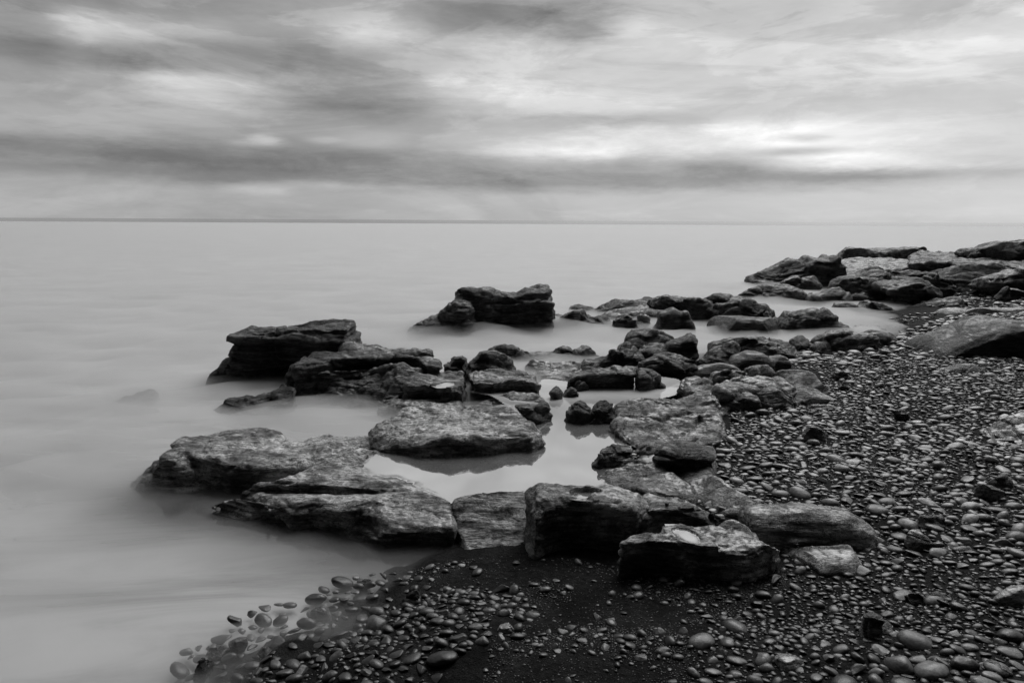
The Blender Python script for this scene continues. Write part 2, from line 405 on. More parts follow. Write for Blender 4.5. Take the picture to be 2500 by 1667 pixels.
# ------------------------------------------------------------------ rocks
def catmull(P, n=4):
    P = np.asarray(P, float); out = []
    N = len(P)
    for i in range(N):
        p0, p1, p2, p3 = P[(i-1) % N], P[i], P[(i+1) % N], P[(i+2) % N]
        for k in range(n):
            t = k/n
            c1 = .5*((2*p1)+(-p0+p2)*t+(2*p0-5*p1+4*p2-p3)*t*t+(-p0+3*p1-3*p2+p3)*t**3)
            out.append(.55*(p1+(p2-p1)*t)+.45*c1)
    return np.array(out)
def offset2(P2, d):
    n = len(P2); area = 0.5*np.sum(P2[:, 0]*np.roll(P2[:, 1], -1)-np.roll(P2[:, 0], -1)*P2[:, 1])
    e = np.roll(P2, -1, 0)-np.roll(P2, 1, 0); L = np.linalg.norm(e, axis=1)[:, None]+1e-9
    nrm = np.stack([e[:, 1], -e[:, 0]], -1)/L
    if area < 0: nrm = -nrm
    # smooth the normals so the ring does not fold
    for _ in range(3): nrm = (nrm+np.roll(nrm, 1, 0)+np.roll(nrm, -1, 0))/3
    return P2+nrm*d
def loft(rings):
    """closed loft of rings (n x 3 each), capped with fans"""
    n = len(rings[0]); V = np.concatenate(rings); Fc = []
    for r_ in range(len(rings)-1):
        for j in range(n):
            a, b = r_*n+j, r_*n+(j+1) % n
            Fc.append((a, b, b+n, a+n))
    Fc.append(tuple(range(n-1, -1, -1))); Fc.append(tuple(range((len(rings)-1)*n, len(rings)*n)))
    return V.tolist(), Fc
def solid(pieces):
    V, Fc = [], []
    for v, f in pieces:
        o = len(V); V += v; Fc += [tuple(i+o for i in q) for q in f]
    return V, Fc

def slab_piece(pts, z=None, zb=-.25, flare=.05, bev=.035, under=.0, mid=.5):
    """top outline in photo pixels at height z (or each point its own) dropped to its foot at zb"""
    A = np.array([p if len(p) > 2 else (p[0], p[1], z) for p in pts], float)
    A = catmull(A)
    T = on_z(A[:, 0], A[:, 1], A[:, 2]); P2 = T[:, :2]
    def ring(off, zz): q = offset2(P2, off); return np.column_stack([q, zz])
    zt = T[:, 2]; zm = zb+(zt-zb)*mid
    return loft([ring(-bev, zt), ring(0, zt-bev*.8), ring(-under, zm), ring(flare, zb+(zt-zb)*.08), ring(flare, np.full(len(zt), zb))])
def lump_piece(pts, base=None, thick=None, box=4.2, gz=0.0, sink=.25, taper=.5, D=None):
    """silhouette in photo pixels standing at its own distance, with real thickness front to back"""
    A = catmull(np.array(pts, float)[:, :2])
    c_ = np.array([A[:, 0].mean(), A[:, 1].max()]); A = c_+(A-c_)*np.array([1.15, 1.07])
    if base is None: base = A[:, 1].max()
    xm = A[:, 0].mean()
    if D is None: D = on_z(xm, base, gz)[1]
    wpx = A[:, 0].max()-A[:, 0].min(); hpx = A[:, 1].max()-A[:, 1].min()
    if thick is None: thick = max(.10, .75*math.sqrt(wpx*min(wpx, hpx*2.2))*D/F)
    Dc = D+thick*.38
    P = on_y(A[:, 0], A[:, 1], np.full(len(A), Dc))
    zmin = P[:, 2].min(); zmax = P[:, 2].max(); h = zmax-zmin
    low = np.clip(1-(P[:, 2]-zmin)/(.3*h+1e-6), 0, 1)
    P[:, 2] -= low*sink
    cx = .5*(P[:, 0].max()+P[:, 0].min()); z0 = zmin-sink
    rings = []
    for t in (-1, -.9, -.72, -.45, -.15, .15, .45, .72, .9, 1):
        s = (max(0.0, 1-abs(t)**box))**(1/box)*.999; s = .12+.88*s
        q = P.copy(); q[:, 0] = cx+(P[:, 0]-cx)*(taper+(1-taper)*s); q[:, 2] = z0+(P[:, 2]-z0)*s; q[:, 1] = Dc+t*thick*.5
        rings.append(q)
    return loft(rings)

def cells(P):
    """jittered cells: a random step per cell and the distance to the cell wall"""
    i0 = np.floor(P).astype(np.int64); f1 = np.full(len(P), 9.0); f2 = f1.copy(); idv = np.zeros(len(P))
    for dx in (-1, 0, 1):
        for dy in (-1, 0, 1):
            for dz in (-1, 0, 1):
                c_ = i0+np.array([dx, dy, dz]); h = _perm[_perm[_perm[c_[:, 0] & 255]+(c_[:, 1] & 255)]+(c_[:, 2] & 255)]
                q = c_+.5+.42*_g[h & 255]-P; d = (q*q).sum(1)
                nr = d < f1; f2 = np.where(nr, f1, np.minimum(f2, d)); idv = np.where(nr, h, idv); f1 = np.where(nr, d, f1)
    return (idv/127.5-1), np.sqrt(f2)-np.sqrt(f1)
N_ROCKS = [0]
def rock(name, label, pieces, m=None, tone=1.0, group=None, amp=1.0, strata=1.0, sm=2, vs=None, carve=None, cat='rock', tilt=0.0, seed=None, facet=1.0, cuts=None):
    lumpy = len(pieces) == 1 and abs(len(pieces[0][0])//max(1, len(pieces[0][1][-1]))-10) < 1
    V, Fc = solid(pieces)
    V = np.array(V); D = max(2.0, float(np.median(V[:, 1])))
    if vs is None: vs = min(max(D*.0021, .0085), .07)
    me = bpy.data.meshes.new(name); me.from_pydata(V.tolist(), [], Fc); me.update()
    bm = bmesh.new(); bm.from_mesh(me); bmesh.ops.triangulate(bm, faces=bm.faces[:]); bmesh.ops.recalc_face_normals(bm, faces=bm.faces[:]); bm.to_mesh(me); bm.free()
    o = bpy.data.objects.new(name, me); COL.objects.link(o)
    md = o.modifiers.new('r', 'REMESH'); md.mode = 'VOXEL'; md.voxel_size = vs; md.use_smooth_shade = True
    ms = o.modifiers.new('s', 'SMOOTH'); ms.factor = .5; ms.iterations = sm
    dg = bpy.context.evaluated_depsgraph_get(); ev = o.evaluated_get(dg)
    me2 = bpy.data.meshes.new_from_object(ev); o.modifiers.clear(); o.data = me2; bpy.data.meshes.remove(me)
    n = len(me2.vertices); co = np.empty(n*3, np.float32); me2.vertices.foreach_get('co', co); co = co.reshape(-1, 3).astype(float)
    no = np.empty(n*3, np.float32); me2.vertices.foreach_get('normal', no); no = no.reshape(-1, 3).astype(float)
    N_ROCKS[0] += 1
    if cuts is None: cuts = 6 if lumpy and label.split()[0] not in ('overhanging', 'tall', 'huge', 'pale', 'humped') else 0
    r_ = np.random.default_rng(N_ROCKS[0]*13+1)
    ctr = co.mean(0)
    for _ in range(cuts):
        dv = np.array([r_.normal()*.6, r_.normal()*.8-.3, r_.uniform(.1, 1.1)]); dv /= np.linalg.norm(dv)
        s_ = (co-ctr)@dv; lim = np.percentile(s_, r_.uniform(86, 97))
        k_ = np.clip(s_-lim, 0, None)*.95
        co = co-np.outer(k_, dv)
    off = np.array([N_ROCKS[0]*3.7, N_ROCKS[0]*1.3, N_ROCKS[0]*5.1]) if seed is None else np.array(seed, float)
    sc = max(.55, min(2.0, D/6.5))                       # far rocks are bigger masses, their relief too
    side = 1-np.clip(no[:, 2], 0, 1)**2
    warp = fbm(co/sc*1.1+off, 3)*.10*sc
    zz = (co[:, 2]+warp+tilt*co[:, 0]*.25)/sc
    lay = perlin(np.stack([co[:, 0]/sc*.8, co[:, 1]/sc*.8, zz*13], -1)+off)
    lay2 = perlin(np.stack([co[:, 0]/sc*1.7, co[:, 1]/sc*2.5, zz*34], -1)+off*2)
    led = np.sign(lay)*np.abs(lay)**.6
    d = amp*sc*(.036*fbm(co/sc*2.1+off, 3)+.016*fbm(co/sc*7+off, 4, .6))
    wq = np.stack([co[:, 0], co[:, 1], (co[:, 2]+tilt*co[:, 0]*.25)*2.2], -1)/sc
    wq = wq+.25*np.stack([perlin(wq*1.5+off), perlin(wq*1.5+off+31), perlin(wq*1.5+off+57)], -1)
    cid, wall = cells(wq*2.3+off)
    d += facet*sc*(.020*cid-.014*np.exp(-(wall/.035)**2))
    cid, wall = cells(wq*6.5+off*2)
    d += facet*sc*(.006*cid-.003*np.exp(-(wall/.08)**2))
    d += strata*sc*side*(.024*led+.013*lay2)
    # on the tops the bedding weathers out as long shallow steps
    top = np.clip(no[:, 2]-.5, 0, 1)*2
    st = perlin(np.stack([co[:, 0]/sc*1.4, co[:, 1]/sc*5.5+co[:, 0]/sc*1.2, co[:, 2]*2], -1)+off*1.7)
    d += strata*sc*top*.010*(np.sign(st)*np.abs(st)**.5)
    co = co+no*d[:, None]
    if carve:
        for poly, zt in carve:
            pp = np.array(poly, float); w = on_z(pp[:, 0], pp[:, 1], np.full(len(pp), zt))[:, :2]
            wc = w.mean(0); dw = w-wc; cv = np.cov(dw.T); ev, ec = np.linalg.eigh(cv)
            q_ = (co[:, :2]-wc)@ec/np.sqrt(ev*2.0+1e-9); t_ = np.sqrt((q_**2).sum(1))*(1+.22*perlin(co*9+off))
            near = (no[:, 2] > .3) & (co[:, 2] > zt-.12)
            rim_ = near & (t_ >= 1) & (t_ < 1.75); co[rim_, 2] = np.maximum(co[rim_, 2], zt-.004+.004*np.minimum(t_[rim_]-1, 1))
            ins = near & (t_ < 1); co[ins, 2] = np.minimum(co[ins, 2], zt-.004-.030*(1-t_[ins]**2)+.004*perlin(co[ins]*30))
    me2.vertices.foreach_set('co', co.astype(np.float32).ravel()); me2.update()
    me2.polygons.foreach_set('use_smooth', np.ones(len(me2.polygons), bool))
    # origin at the foot of the rock
    c0 = Vector((float(co[:, 0].mean()), float(co[:, 1].mean()), float(co[:, 2].min())))
    me2.transform(Matrix.Translation(-c0)); o.location = c0
    me2.name = name; me2.materials.clear(); me2.materials.append(m or M_ROCK)
    o['label'] = label; o['category'] = cat; o.color = (tone, tone, tone, 1)
    if group: o['group'] = group
    return o
SP, LP = slab_piece, lump_piece
# ---- the near shelf round the pool
rock('rock_slab', 'flat pale topped slab jutting left into the mist, left tip of the near shelf', [
    SP([(424,1084,.24),(438,1066,.24),(500,1056,.25),(570,1047,.25),(640,1040,.25),(675,1041,.25),(700,1058,.24),(718,1074,.22),(760,1066,.21),(840,1062,.20),(920,1058,.18),(975,1062,.17),(985,1074,.16),(930,1082,.16),(880,1088,.17),(830,1106,.18),(780,1122,.19),(720,1135,.20),(640,1141,.21),(560,1136,.22),(520,1124,.23),(470,1110,.24),(430,1098,.24)], zb=-.5, flare=.16, under=.03, mid=.62),
    LP([(332,1188),(360,1162),(395,1130),(420,1105),(450,1105),(520,1150),(560,1190),(480,1205),(380,1205)], thick=.5, gz=-.05, sink=.3)], facet=.5, tone=1.8, strata=1.3)
rock('rock_shelf', 'low ridged shelf left of the pool, lying below the pale topped slab', [
    SP([(588,1206,.03),(625,1182,.10),(680,1168,.15),(740,1142,.18),(800,1122,.19),(870,1092,.19),(915,1092,.17),(935,1110,.12),(915,1135,.10),(960,1150,.07),(1030,1170,.08),(1085,1205,.09),(1092,1222,.13),(1040,1208,.15),(980,1206,.17),(900,1222,.20),(858,1238,.18),(800,1232,.16),(760,1222,.17),(720,1232,.16),(680,1224,.13),(650,1216,.12),(615,1212,.05)], zb=-.5, flare=.22, mid=.5),
    SP([(515,1240,.02),(525,1225,.07),(560,1213,.09),(600,1212,.10),(660,1225,.10),(700,1245,.05),(660,1262,.0),(600,1264,.02),(550,1252,.02)], zb=-.5, flare=.15)], tone=1.7, facet=.3, amp=.65, strata=1.5)
rock('rock_shelf', 'rounded striped front lip of the shelf, just left of the upright block', [
    SP([(838,1250,.10),(870,1226,.19),(920,1208,.20),(985,1196,.19),(1045,1202,.185),(1104,1220,.175),(1116,1250,.14),(1112,1292,.11),(1050,1292,.115),(985,1290,.115),(930,1300,.10),(880,1312,.03),(820,1300,.0),(780,1275,.02)], zb=-.45, flare=.05, under=.04),
    SP([(640,1235,.10),(720,1228,.13),(800,1232,.13),(850,1245,.13),(900,1290,.04),(860,1312,-.02),(760,1298,-.03),(690,1268,.0)], zb=-.45, flare=.12)], tone=1.0, facet=.3, amp=.65, strata=1.3)
rock('rock_block', 'sloping block with fine horizontal grooves, between two vertical cracks at the pool edge', [
    SP([(1104,1240,.16),(1112,1216,.19),(1155,1199,.23),(1220,1193,.24),(1283,1196,.24),(1296,1225,.19),(1296,1270,.12),(1292,1310,.07),(1282,1343,.03),(1210,1350,.02),(1140,1346,.02),(1122,1310,.06),(1112,1270,.10)], zb=-.35, flare=.02, bev=.02)], tone=1.15, facet=.3, amp=.65, strata=1.6, sm=4)
rock('rock_block', 'big dark block with a puddle on top, right of the grooved block', [
    SP([(1291,1185,.38),(1310,1172,.41),(1345,1174,.40),(1400,1180,.39),(1460,1178,.38),(1520,1186,.38),(1572,1200,.37),(1578,1225,.37),(1555,1244,.37),(1500,1226,.40),(1440,1217,.40),(1380,1216,.40),(1335,1228,.39),(1306,1250,.37)], zb=-.25, flare=.16, bev=.05, under=-.02, mid=.35)], facet=.5, tone=1.15, carve=[([(1400,1200),(1440,1196),(1462,1204),(1440,1213),(1405,1212)], .385)], sm=7)
rock('rock_block', 'long dark block tapering right towards the shingle, behind the low front slab', [
    SP([(1568,1200,.34),(1610,1200,.35),(1680,1212,.34),(1730,1232,.33),(1758,1255,.30),(1768,1270,.26),(1735,1262,.32),(1700,1243,.35),(1640,1236,.36),(1598,1243,.35),(1570,1252,.34)], zb=-.2, flare=.14, bev=.05, under=-.02, mid=.35)], facet=.5, tone=1.1, sm=7)
rock('rock_slab', 'large front slab with a bright puddle, resting on the dark sand', [
    SP([(1508,1320,.31),(1528,1301,.33),(1562,1294,.33),(1610,1296,.30),(1645,1286,.30),(1690,1277,.31),(1745,1280,.31),(1765,1270,.33),(1790,1266,.34),(1822,1273,.33),(1848,1292,.31),(1864,1312,.33),(1888,1332,.31),(1903,1344,.25),(1862,1338,.31),(1820,1346,.31),(1780,1343,.31),(1740,1336,.32),(1690,1330,.32),(1640,1320,.32),(1600,1316,.32),(1550,1319,.32),(1518,1328,.31)], zb=-.05, flare=.02, bev=.03, under=.0, mid=.4),
    LP([(1572,1296),(1590,1284),(1615,1281),(1640,1290),(1650,1300),(1600,1304)], D=3.85, thick=.16, sink=.1)], facet=.5, tone=1.6,
    carve=[([(1643,1289),(1668,1290),(1690,1300),(1712,1312),(1706,1323),(1680,1320),(1655,1306)], .325)], sm=6)
rock('rock', 'smooth humped rock half buried in shingle, right of the front slab', [
    SP([(1800,1262,.27),(1822,1246,.31),(1870,1241,.33),(1950,1242,.34),(2005,1246,.34),(2060,1257,.32),(2095,1270,.29),(2120,1292,.24),(2112,1312,.21),(2070,1312,.23),(2030,1300,.27),(1985,1303,.27),(1935,1317,.25),(1900,1317,.23),(1865,1296,.24),(1826,1278,.25)], zb=-.05, flare=.08, bev=.04, under=0), LP([(1830,1318),(1828,1264),(1850,1246),(1950,1241),(2050,1253),(2108,1286),(2104,1312),(1960,1325)], gz=.2, thick=.32, box=3, sink=.1)], tone=1.5, strata=.35, facet=.2, amp=.55, sm=9)
rock('rock', 'low smooth rock with a pale flat top, nearest the dark gravel on the right', [
    SP([(1905,1330,.20),(1935,1320,.24),(1995,1324,.25),(2040,1326,.25),(2072,1322,.25),(2092,1338,.24),(2104,1362,.23),(2114,1386,.20),(2090,1390,.21),(2045,1382,.23),(2012,1386,.22),(1985,1364,.23),(1950,1346,.23),(1918,1340,.2)], zb=-.05, flare=.14, bev=.04)], tone=1.8, strata=.3, facet=.2, amp=.55, sm=9)
rock('rock_slab', 'smooth sloping slab running down to the shingle, under the dark rounded block', [
    SP([(1545,1100,.15),(1600,1086,.17),(1680,1082,.18),(1745,1090,.19),(1752,1120,.21),(1742,1145,.22),(1750,1160,.23),(1800,1188,.24),(1850,1212,.24),(1918,1232,.22),(1900,1240,.20),(1820,1240,.20),(1770,1246,.17),(1735,1238,.14),(1705,1212,.15),(1655,1172,.17),(1615,1140,.16)], zb=-.2, flare=.08)], tone=1.1, strata=.3, facet=.2, amp=.55, sm=8)
rock('rock_block', 'dark rounded block sitting on the sloping slab beside the shingle edge', [
    SP([(1590,1092,.33),(1612,1080,.34),(1680,1078,.34),(1722,1083,.34),(1740,1098,.32),(1744,1112,.30),(1700,1106,.33),(1650,1110,.32),(1605,1110,.31)], zb=.10, flare=.02, bev=.05, under=-.01)], M_DARK, tone=1.4, sm=8, strata=.6)
rock('rock_slab', 'triangular ridged slab at the right edge of the pool', [
    SP([(1452,1172,.10),(1470,1158,.14),(1482,1142,.19),(1530,1126,.22),(1575,1116,.24),(1602,1124,.23),(1640,1152,.22),(1680,1180,.21),(1704,1206,.19),(1690,1214,.22),(1640,1208,.25),(1560,1194,.24),(1500,1182,.16)], zb=-.2, flare=.06, bev=.02)], facet=.5, tone=1.0, strata=.9)
rock('boulder', 'dark angular boulder on the right rim of the pool', [
    LP([(1456,1128),(1460,1112),(1478,1102),(1510,1090),(1538,1092),(1548,1110),(1545,1120),(1520,1130),(1490,1142),(1472,1142)], gz=.13, box=3.5, sink=.12)], M_DARK, tone=1.4, strata=.6)
rock('rock_slab', 'broad domed slab covered in small pits, between the pool and the shingle', [
    SP([(1488,1012,.20),(1500,988,.26),(1540,975,.29),(1610,970,.30),(1672,962,.31),(1700,952,.33),(1742,956,.33),(1762,976,.31),(1772,1012,.26),(1776,1042,.22),(1755,1072,.21),(1700,1092,.21),(1620,1096,.20),(1560,1088,.20),(1524,1066,.20),(1502,1036,.20)], zb=-.25, flare=.06, bev=.04)], tone=.95, strata=.9, amp=1.3)
rock('rock_slab', 'long layered slab streaked with water films, along the far side of the pool', [
    SP([(905,1050,.20),(935,1032,.26),(962,1002,.29),(1005,986,.30),(1100,982,.31),(1200,984,.31),(1252,991,.31),(1288,1018,.29),(1314,1046,.26),(1322,1064,.23),(1300,1074,.24),(1285,1062,.27),(1250,1060,.28),(1200,1062,.29),(1150,1064,.29),(1100,1070,.28),(1062,1082,.25),(1020,1078,.26),(985,1086,.22),(930,1092,.17),(900,1078,.17)], zb=-.3, flare=.05, bev=.03, under=-.01)], facet=.5, tone=1.75, strata=1.6)
rock('rock', 'small dark jagged rock at the right end of the layered slab, over the pool', [
    LP([(1248,1078),(1256,1062),(1285,1054),(1302,1060),(1308,1075),(1304,1092),(1270,1096)], D=5.42, thick=.22, sink=.12)], M_DARK, tone=1.3)
rock('rock_block', 'dark square block behind the right end of the layered slab', [
    LP([(1256,1000),(1262,990),(1300,988),(1332,992),(1344,1012),(1342,1024),(1318,1034),(1285,1032),(1262,1022)], gz=.13, box=5, thick=.35, sink=.15)], M_DARK, tone=1.3)
rock('rock', 'black jagged rock mirrored in the pool, left one of two before the pitted slab', [
    LP([(1378,1022),(1388,1002),(1402,985),(1425,984),(1440,990),(1446,1010),(1440,1026),(1415,1032),(1392,1030)], gz=.13, thick=.3, sink=.15)], M_DARK, tone=.9, amp=1.7)
rock('rock', 'black jagged rock mirrored in the pool, touching the left end of the pitted slab', [
    LP([(1438,1022),(1446,998),(1458,984),(1490,984),(1505,996),(1500,1024),(1480,1034),(1452,1034)], gz=.13, thick=.32, sink=.15)], M_DARK, tone=.9, amp=1.7)
# ---- outcrop left of centre
rock('outcrop', 'overhanging dark outcrop, leftmost of the tall rocks in the mist', [
    LP([(596,820),(602,813),(640,809),(700,803),(760,803),(832,803),(841,812),(838,832),(822,852),(780,872),(742,905),(700,935),(630,950),(540,945),(536,925),(556,902),(592,876),(600,868),(594,858),(612,842),(614,832)], base=940, thick=.75, box=6, gz=-.02, taper=.8, sink=.35)], M_DARK, tone=1.35, strata=1.8)
rock('rock', 'low weedy ridge fading into mist below the overhanging outcrop', [
    SP([(498,1005,-.03),(540,985,.05),(610,965,.12),(690,938,.2),(720,942,.2),(722,962,.17),(690,985,.10),(640,1003,.03),(570,1016,-.01)], zb=-.5, flare=.2)], M_DARK, tone=1.5, amp=1.3)
rock('rock', 'faint drowned rock alone in the mist at far left', [
    SP([(262,985,-.03),(300,965,.03),(345,955,.055),(385,955,.04),(375,972,.03),(330,984,.0)], zb=-.5, flare=.3)], M_DARK, tone=1.5)
rock('rock_slab', 'long black edged slab lying across the mossy mound', [
    SP([(716,890,.42),(726,868,.44),(760,856,.45),(840,858,.44),(920,860,.43),(1000,860,.43),(1050,866,.42),(1082,884,.38),(1078,900,.35),(1035,890,.39),(1010,874,.41),(960,871,.42),(900,873,.42),(840,873,.42),(790,878,.43),(745,884,.43)], zb=.0, flare=.0, bev=.03, under=.03, mid=.55),
    LP([(716,900),(728,880),(760,876),(790,895),(780,925),(745,958),(720,940)], D=7.6, thick=.5, sink=.3)], M_DARK, tone=1.5, strata=1.2)
rock('rock_slab', 'bright topped wet ledge on the far side of the black edged slab', [
    SP([(832,850,.44),(850,838,.45),(880,836,.46),(935,839,.46),(1000,845,.45),(1045,848,.44),(1060,862,.42),(1000,866,.42),(920,864,.42),(850,862,.43)], zb=-.1, flare=.03)], M_PALE, tone=.9, amp=1.5, strata=1.4)
rock('rock', 'mossy rough mound under the black edged slab, its foot in the mist', [
    SP([(735,935,.14),(765,914,.28),(820,899,.34),(900,894,.34),(985,896,.33),(1028,908,.28),(1000,930,.22),(980,955,.14),(950,978,.08),(905,1000,.0),(850,1000,-.02),(790,978,.0),(745,955,.04)], zb=-.5, flare=.15, bev=.02)], M_DARK, tone=1.7, amp=1.5, strata=1.5)
rock('rock_slab', 'low dark ledge with a wet rim, in front of the block with the small puddle', [
    SP([(930,985,.06),(985,970,.12),(1050,966,.14),(1110,966,.14),(1128,972,.13),(1118,984,.12),(1050,984,.12),(1000,992,.10),(950,1008,.03),(915,1012,.0)], zb=-.35, flare=.05)], tone=.9)
rock('rock_block', 'dark block with a small bright puddle on top, left of the narrow crack', [
    SP([(985,936,.25),(1010,920,.28),(1050,906,.30),(1100,900,.31),(1136,905,.30),(1140,930,.26),(1132,952,.23),(1100,953,.24),(1062,944,.25),(1030,938,.26),(1000,940,.25)], zb=-.2, flare=.02, bev=.03)], tone=.8, carve=[([(1062,938),(1085,936),(1095,931),(1108,934),(1098,942),(1075,944)], .262)])
rock('boulder', 'small rounded boulder at the top of the narrow crack', [
    LP([(1086,900),(1094,876),(1108,866),(1128,868),(1138,886),(1136,906),(1100,910)], D=8.05, thick=.35, sink=.2)], M_DARK, tone=1.5)
rock('rock', 'rounded dark rock right of the narrow crack, standing on the square slab', [
    LP([(1143,912),(1142,885),(1144,868),(1170,861),(1205,861),(1228,873),(1238,884),(1252,905),(1240,914),(1180,916)], D=8.0, thick=.5, box=4, sink=.2)], M_DARK, tone=1.5)
rock('rock_slab', 'square edged slab with a black front face, right of the narrow crack', [
    SP([(1152,930,.26),(1150,905,.28),(1200,898,.28),(1270,900,.28),(1300,908,.27),(1314,926,.26),(1316,938,.25),(1295,931,.26),(1240,929,.26),(1200,933,.26)], zb=-.2, flare=.0, bev=.02)], tone=1.05, strata=.8)
rock('rock_slab', 'foam washed ledge below the square edged slab', [
    SP([(1165,978,.09),(1190,965,.13),(1240,958,.16),(1300,958,.17),(1322,970,.15),(1326,985,.12),(1260,982,.12),(1210,984,.10)], zb=-.3, flare=.03)], tone=1.5)
rock('rock_slab', 'pale smooth wet slab lying in the channel right of the square edged slab', [
    SP([(1278,888,.10),(1300,880,.16),(1350,878,.18),(1410,882,.17),(1425,892,.14),(1400,912,.12),(1365,922,.09),(1325,916,.10),(1298,904,.09)], zb=-.3, flare=.05)], M_PALE, tone=1.0, strata=.7)
rock('rock', 'low peaked rock at the back of the channel, left one of the two', [
    LP([(1200,862),(1215,850),(1228,843),(1255,850),(1285,855),(1300,868),(1270,884),(1225,880)], thick=.5, box=2.5)], M_DARK, tone=1.6)
rock('rock', 'low flat topped rock at the back of the channel, right one of the two', [
    LP([(1262,880),(1285,858),(1330,860),(1372,848),(1390,852),(1406,876),(1380,884),(1300,884)], thick=.5, box=2.5)], M_DARK, tone=1.6)
rock('rock', 'misty low rock between the flat topped rock and the leaning rocks', [
    LP([(1396,870),(1402,854),(1425,852),(1450,858),(1462,872),(1430,880)], thick=.3)], M_DARK, tone=1.6)
# ---- tall outcrop in the sea
rock('outcrop', 'tall craggy outcrop rising from the mist in the middle of the sea', [
    LP([(985,824),(1020,800),(1055,780),(1085,762),(1115,738),(1140,745),(1150,790),(1140,826)], D=11.7, thick=1.0, box=3, sink=.4),
    LP([(1008,812),(1050,786),(1082,766),(1106,746),(1124,742),(1115,728),(1118,717),(1134,711),(1190,713),(1196,735),(1200,770),(1204,812),(1120,820)], base=812, thick=1.1, box=5, taper=.75, sink=.5),
    LP([(1186,812),(1188,760),(1192,732),(1208,722),(1260,722),(1296,712),(1328,711),(1334,728),(1338,760),(1326,785),(1322,812),(1250,818)], base=812, thick=1.0, box=6, taper=.85, sink=.5)], M_DARK, tone=1.7, strata=1.9, amp=1.2)
rock('boulder', 'small dark boulder at the right foot of the tall craggy outcrop', [LP([(1338,785),(1342,765),(1358,758),(1370,768),(1374,782),(1355,792)], base=790)], M_DARK, tone=1.8)
rock('boulder', 'small misty boulder right in front of the foot of the tall outcrop', [LP([(1326,798),(1335,786),(1352,780),(1364,790),(1366,802),(1345,806)], base=804)], M_DARK, tone=2.2)
rock('rock', 'misty square rock between the tall outcrop and the ragged stone', [
    LP([(1374,800),(1378,776),(1400,770),(1425,768),(1450,778),(1468,774),(1486,782),(1494,800),(1440,808)], base=806, box=5)], M_DARK, tone=2.0, strata=1.5)
rock('rock', 'faint low strip of rock far out in the mist', [LP([(1388,758),(1400,752),(1440,750),(1462,754),(1450,762),(1400,764)], base=764, thick=.6)], M_DARK, tone=2.4)
rock('rock', 'flat misty rock behind the arched pale slab', [
    LP([(1464,755),(1474,737),(1500,733),(1545,735),(1580,733),(1600,745),(1560,765),(1480,768)], base=772, box=5, thick=.8)], M_DARK, tone=2.0)
rock('rock_slab', 'arched pale topped slab in the mist, behind the three piled boulders', [
    SP([(1470,766,.10),(1490,752,.17),(1535,743,.24),(1590,740,.26),(1635,747,.22),(1664,760,.14),(1640,770,.16),(1590,764,.2),(1530,768,.16),(1495,774,.12)], zb=-.3, flare=.03, bev=.06)], M_PALE, tone=.55)
rock('rock', 'ragged upright stone in the mist, left of the dark stump', [
    LP([(1494,812),(1496,785),(1503,766),(1512,768),(1530,760),(1545,775),(1549,790),(1566,812),(1530,818)], base=816, box=3)], M_DARK, tone=1.7, amp=1.4)
rock('rock', 'small pale stone poking through mist beside the dark stump', [LP([(1550,795),(1556,780),(1575,768),(1582,775),(1575,800)], base=808)], M_ROCK, tone=2.0)
rock('rock', 'dark split stump of rock with vertical cracks', [
    LP([(1598,818),(1608,790),(1610,765),(1628,762),(1640,756),(1655,764),(1665,785),(1672,818)], base=818, box=3.5, thick=.5),
    LP([(1660,818),(1664,785),(1668,764),(1680,762),(1686,780),(1692,802),(1700,818)], base=819, box=3, thick=.4)], M_DARK, tone=1.1, strata=.4, facet=.2, amp=.55)
rock('rock', 'low dark rock on the skyline left of the piled boulders', [LP([(1590,745),(1600,731),(1625,728),(1660,734),(1690,727),(1700,750),(1680,775),(1620,770)], base=782, thick=1.0)], M_DARK, tone=1.4)
rock('boulder', 'big black square boulder, left one of the three piled boulders', [
    LP([(1668,778),(1674,745),(1682,727),(1712,722),(1750,727),(1764,742),(1764,768),(1758,786),(1710,790)], base=788, box=5, thick=.9)], M_DARK, tone=1.0, strata=.5)
rock('boulder', 'black wedge rising behind the three piled boulders', [
    LP([(1700,745),(1710,722),(1732,714),(1762,722),(1812,734),(1820,750),(1770,770),(1720,770)], D=13.9, thick=1.2, box=3)], M_DARK, tone=1.1)
rock('boulder', 'black boulder with a pointed right end, middle one of the three piled boulders', [
    LP([(1758,772),(1764,750),(1790,744),(1818,736),(1848,744),(1888,754),(1890,762),(1870,768),(1830,778),(1790,784)], D=12.9, thick=.9, box=3, sink=.15)], M_DARK, tone=1.0, strata=.8)
rock('boulder', 'black flat topped boulder, lowest and rightmost of the three piled boulders', [
    LP([(1744,804),(1752,782),(1775,776),(1830,779),(1880,781),(1907,792),(1900,806),(1898,820),(1850,820),(1770,814)], base=821, box=6, thick=.8)], M_DARK, tone=1.0, strata=.4, facet=.2, amp=.55)
rock('rock', 'thin black wedge behind the lowest of the piled boulders', [LP([(1850,790),(1862,774),(1880,772),(1912,788),(1905,800),(1870,802)], D=12.6, thick=.5)], M_DARK, tone=1.1)
rock('boulder', 'humped boulder with a sharp lower edge, alone in the bright channel', [
    LP([(1906,797),(1918,782),(1934,766),(1962,762),(1985,757),(2008,765),(2036,782),(2070,804),(2066,812),(2000,816),(1930,808)], base=816, box=3, thick=.9)], M_DARK, tone=1.5, strata=.5)
rock('boulder', 'smooth lying boulder where the channel meets the shingle', [
    LP([(1990,845),(2010,828),(2035,818),(2060,810),(2105,809),(2125,812),(2134,828),(2128,846),(2090,858),(2030,858)], base=860, gz=.05, thick=.6, box=3),
    LP([(2115,840),(2122,814),(2150,815),(2180,828),(2182,838),(2150,844)], base=846, gz=.08, thick=.4)], tone=.8, strata=.6)
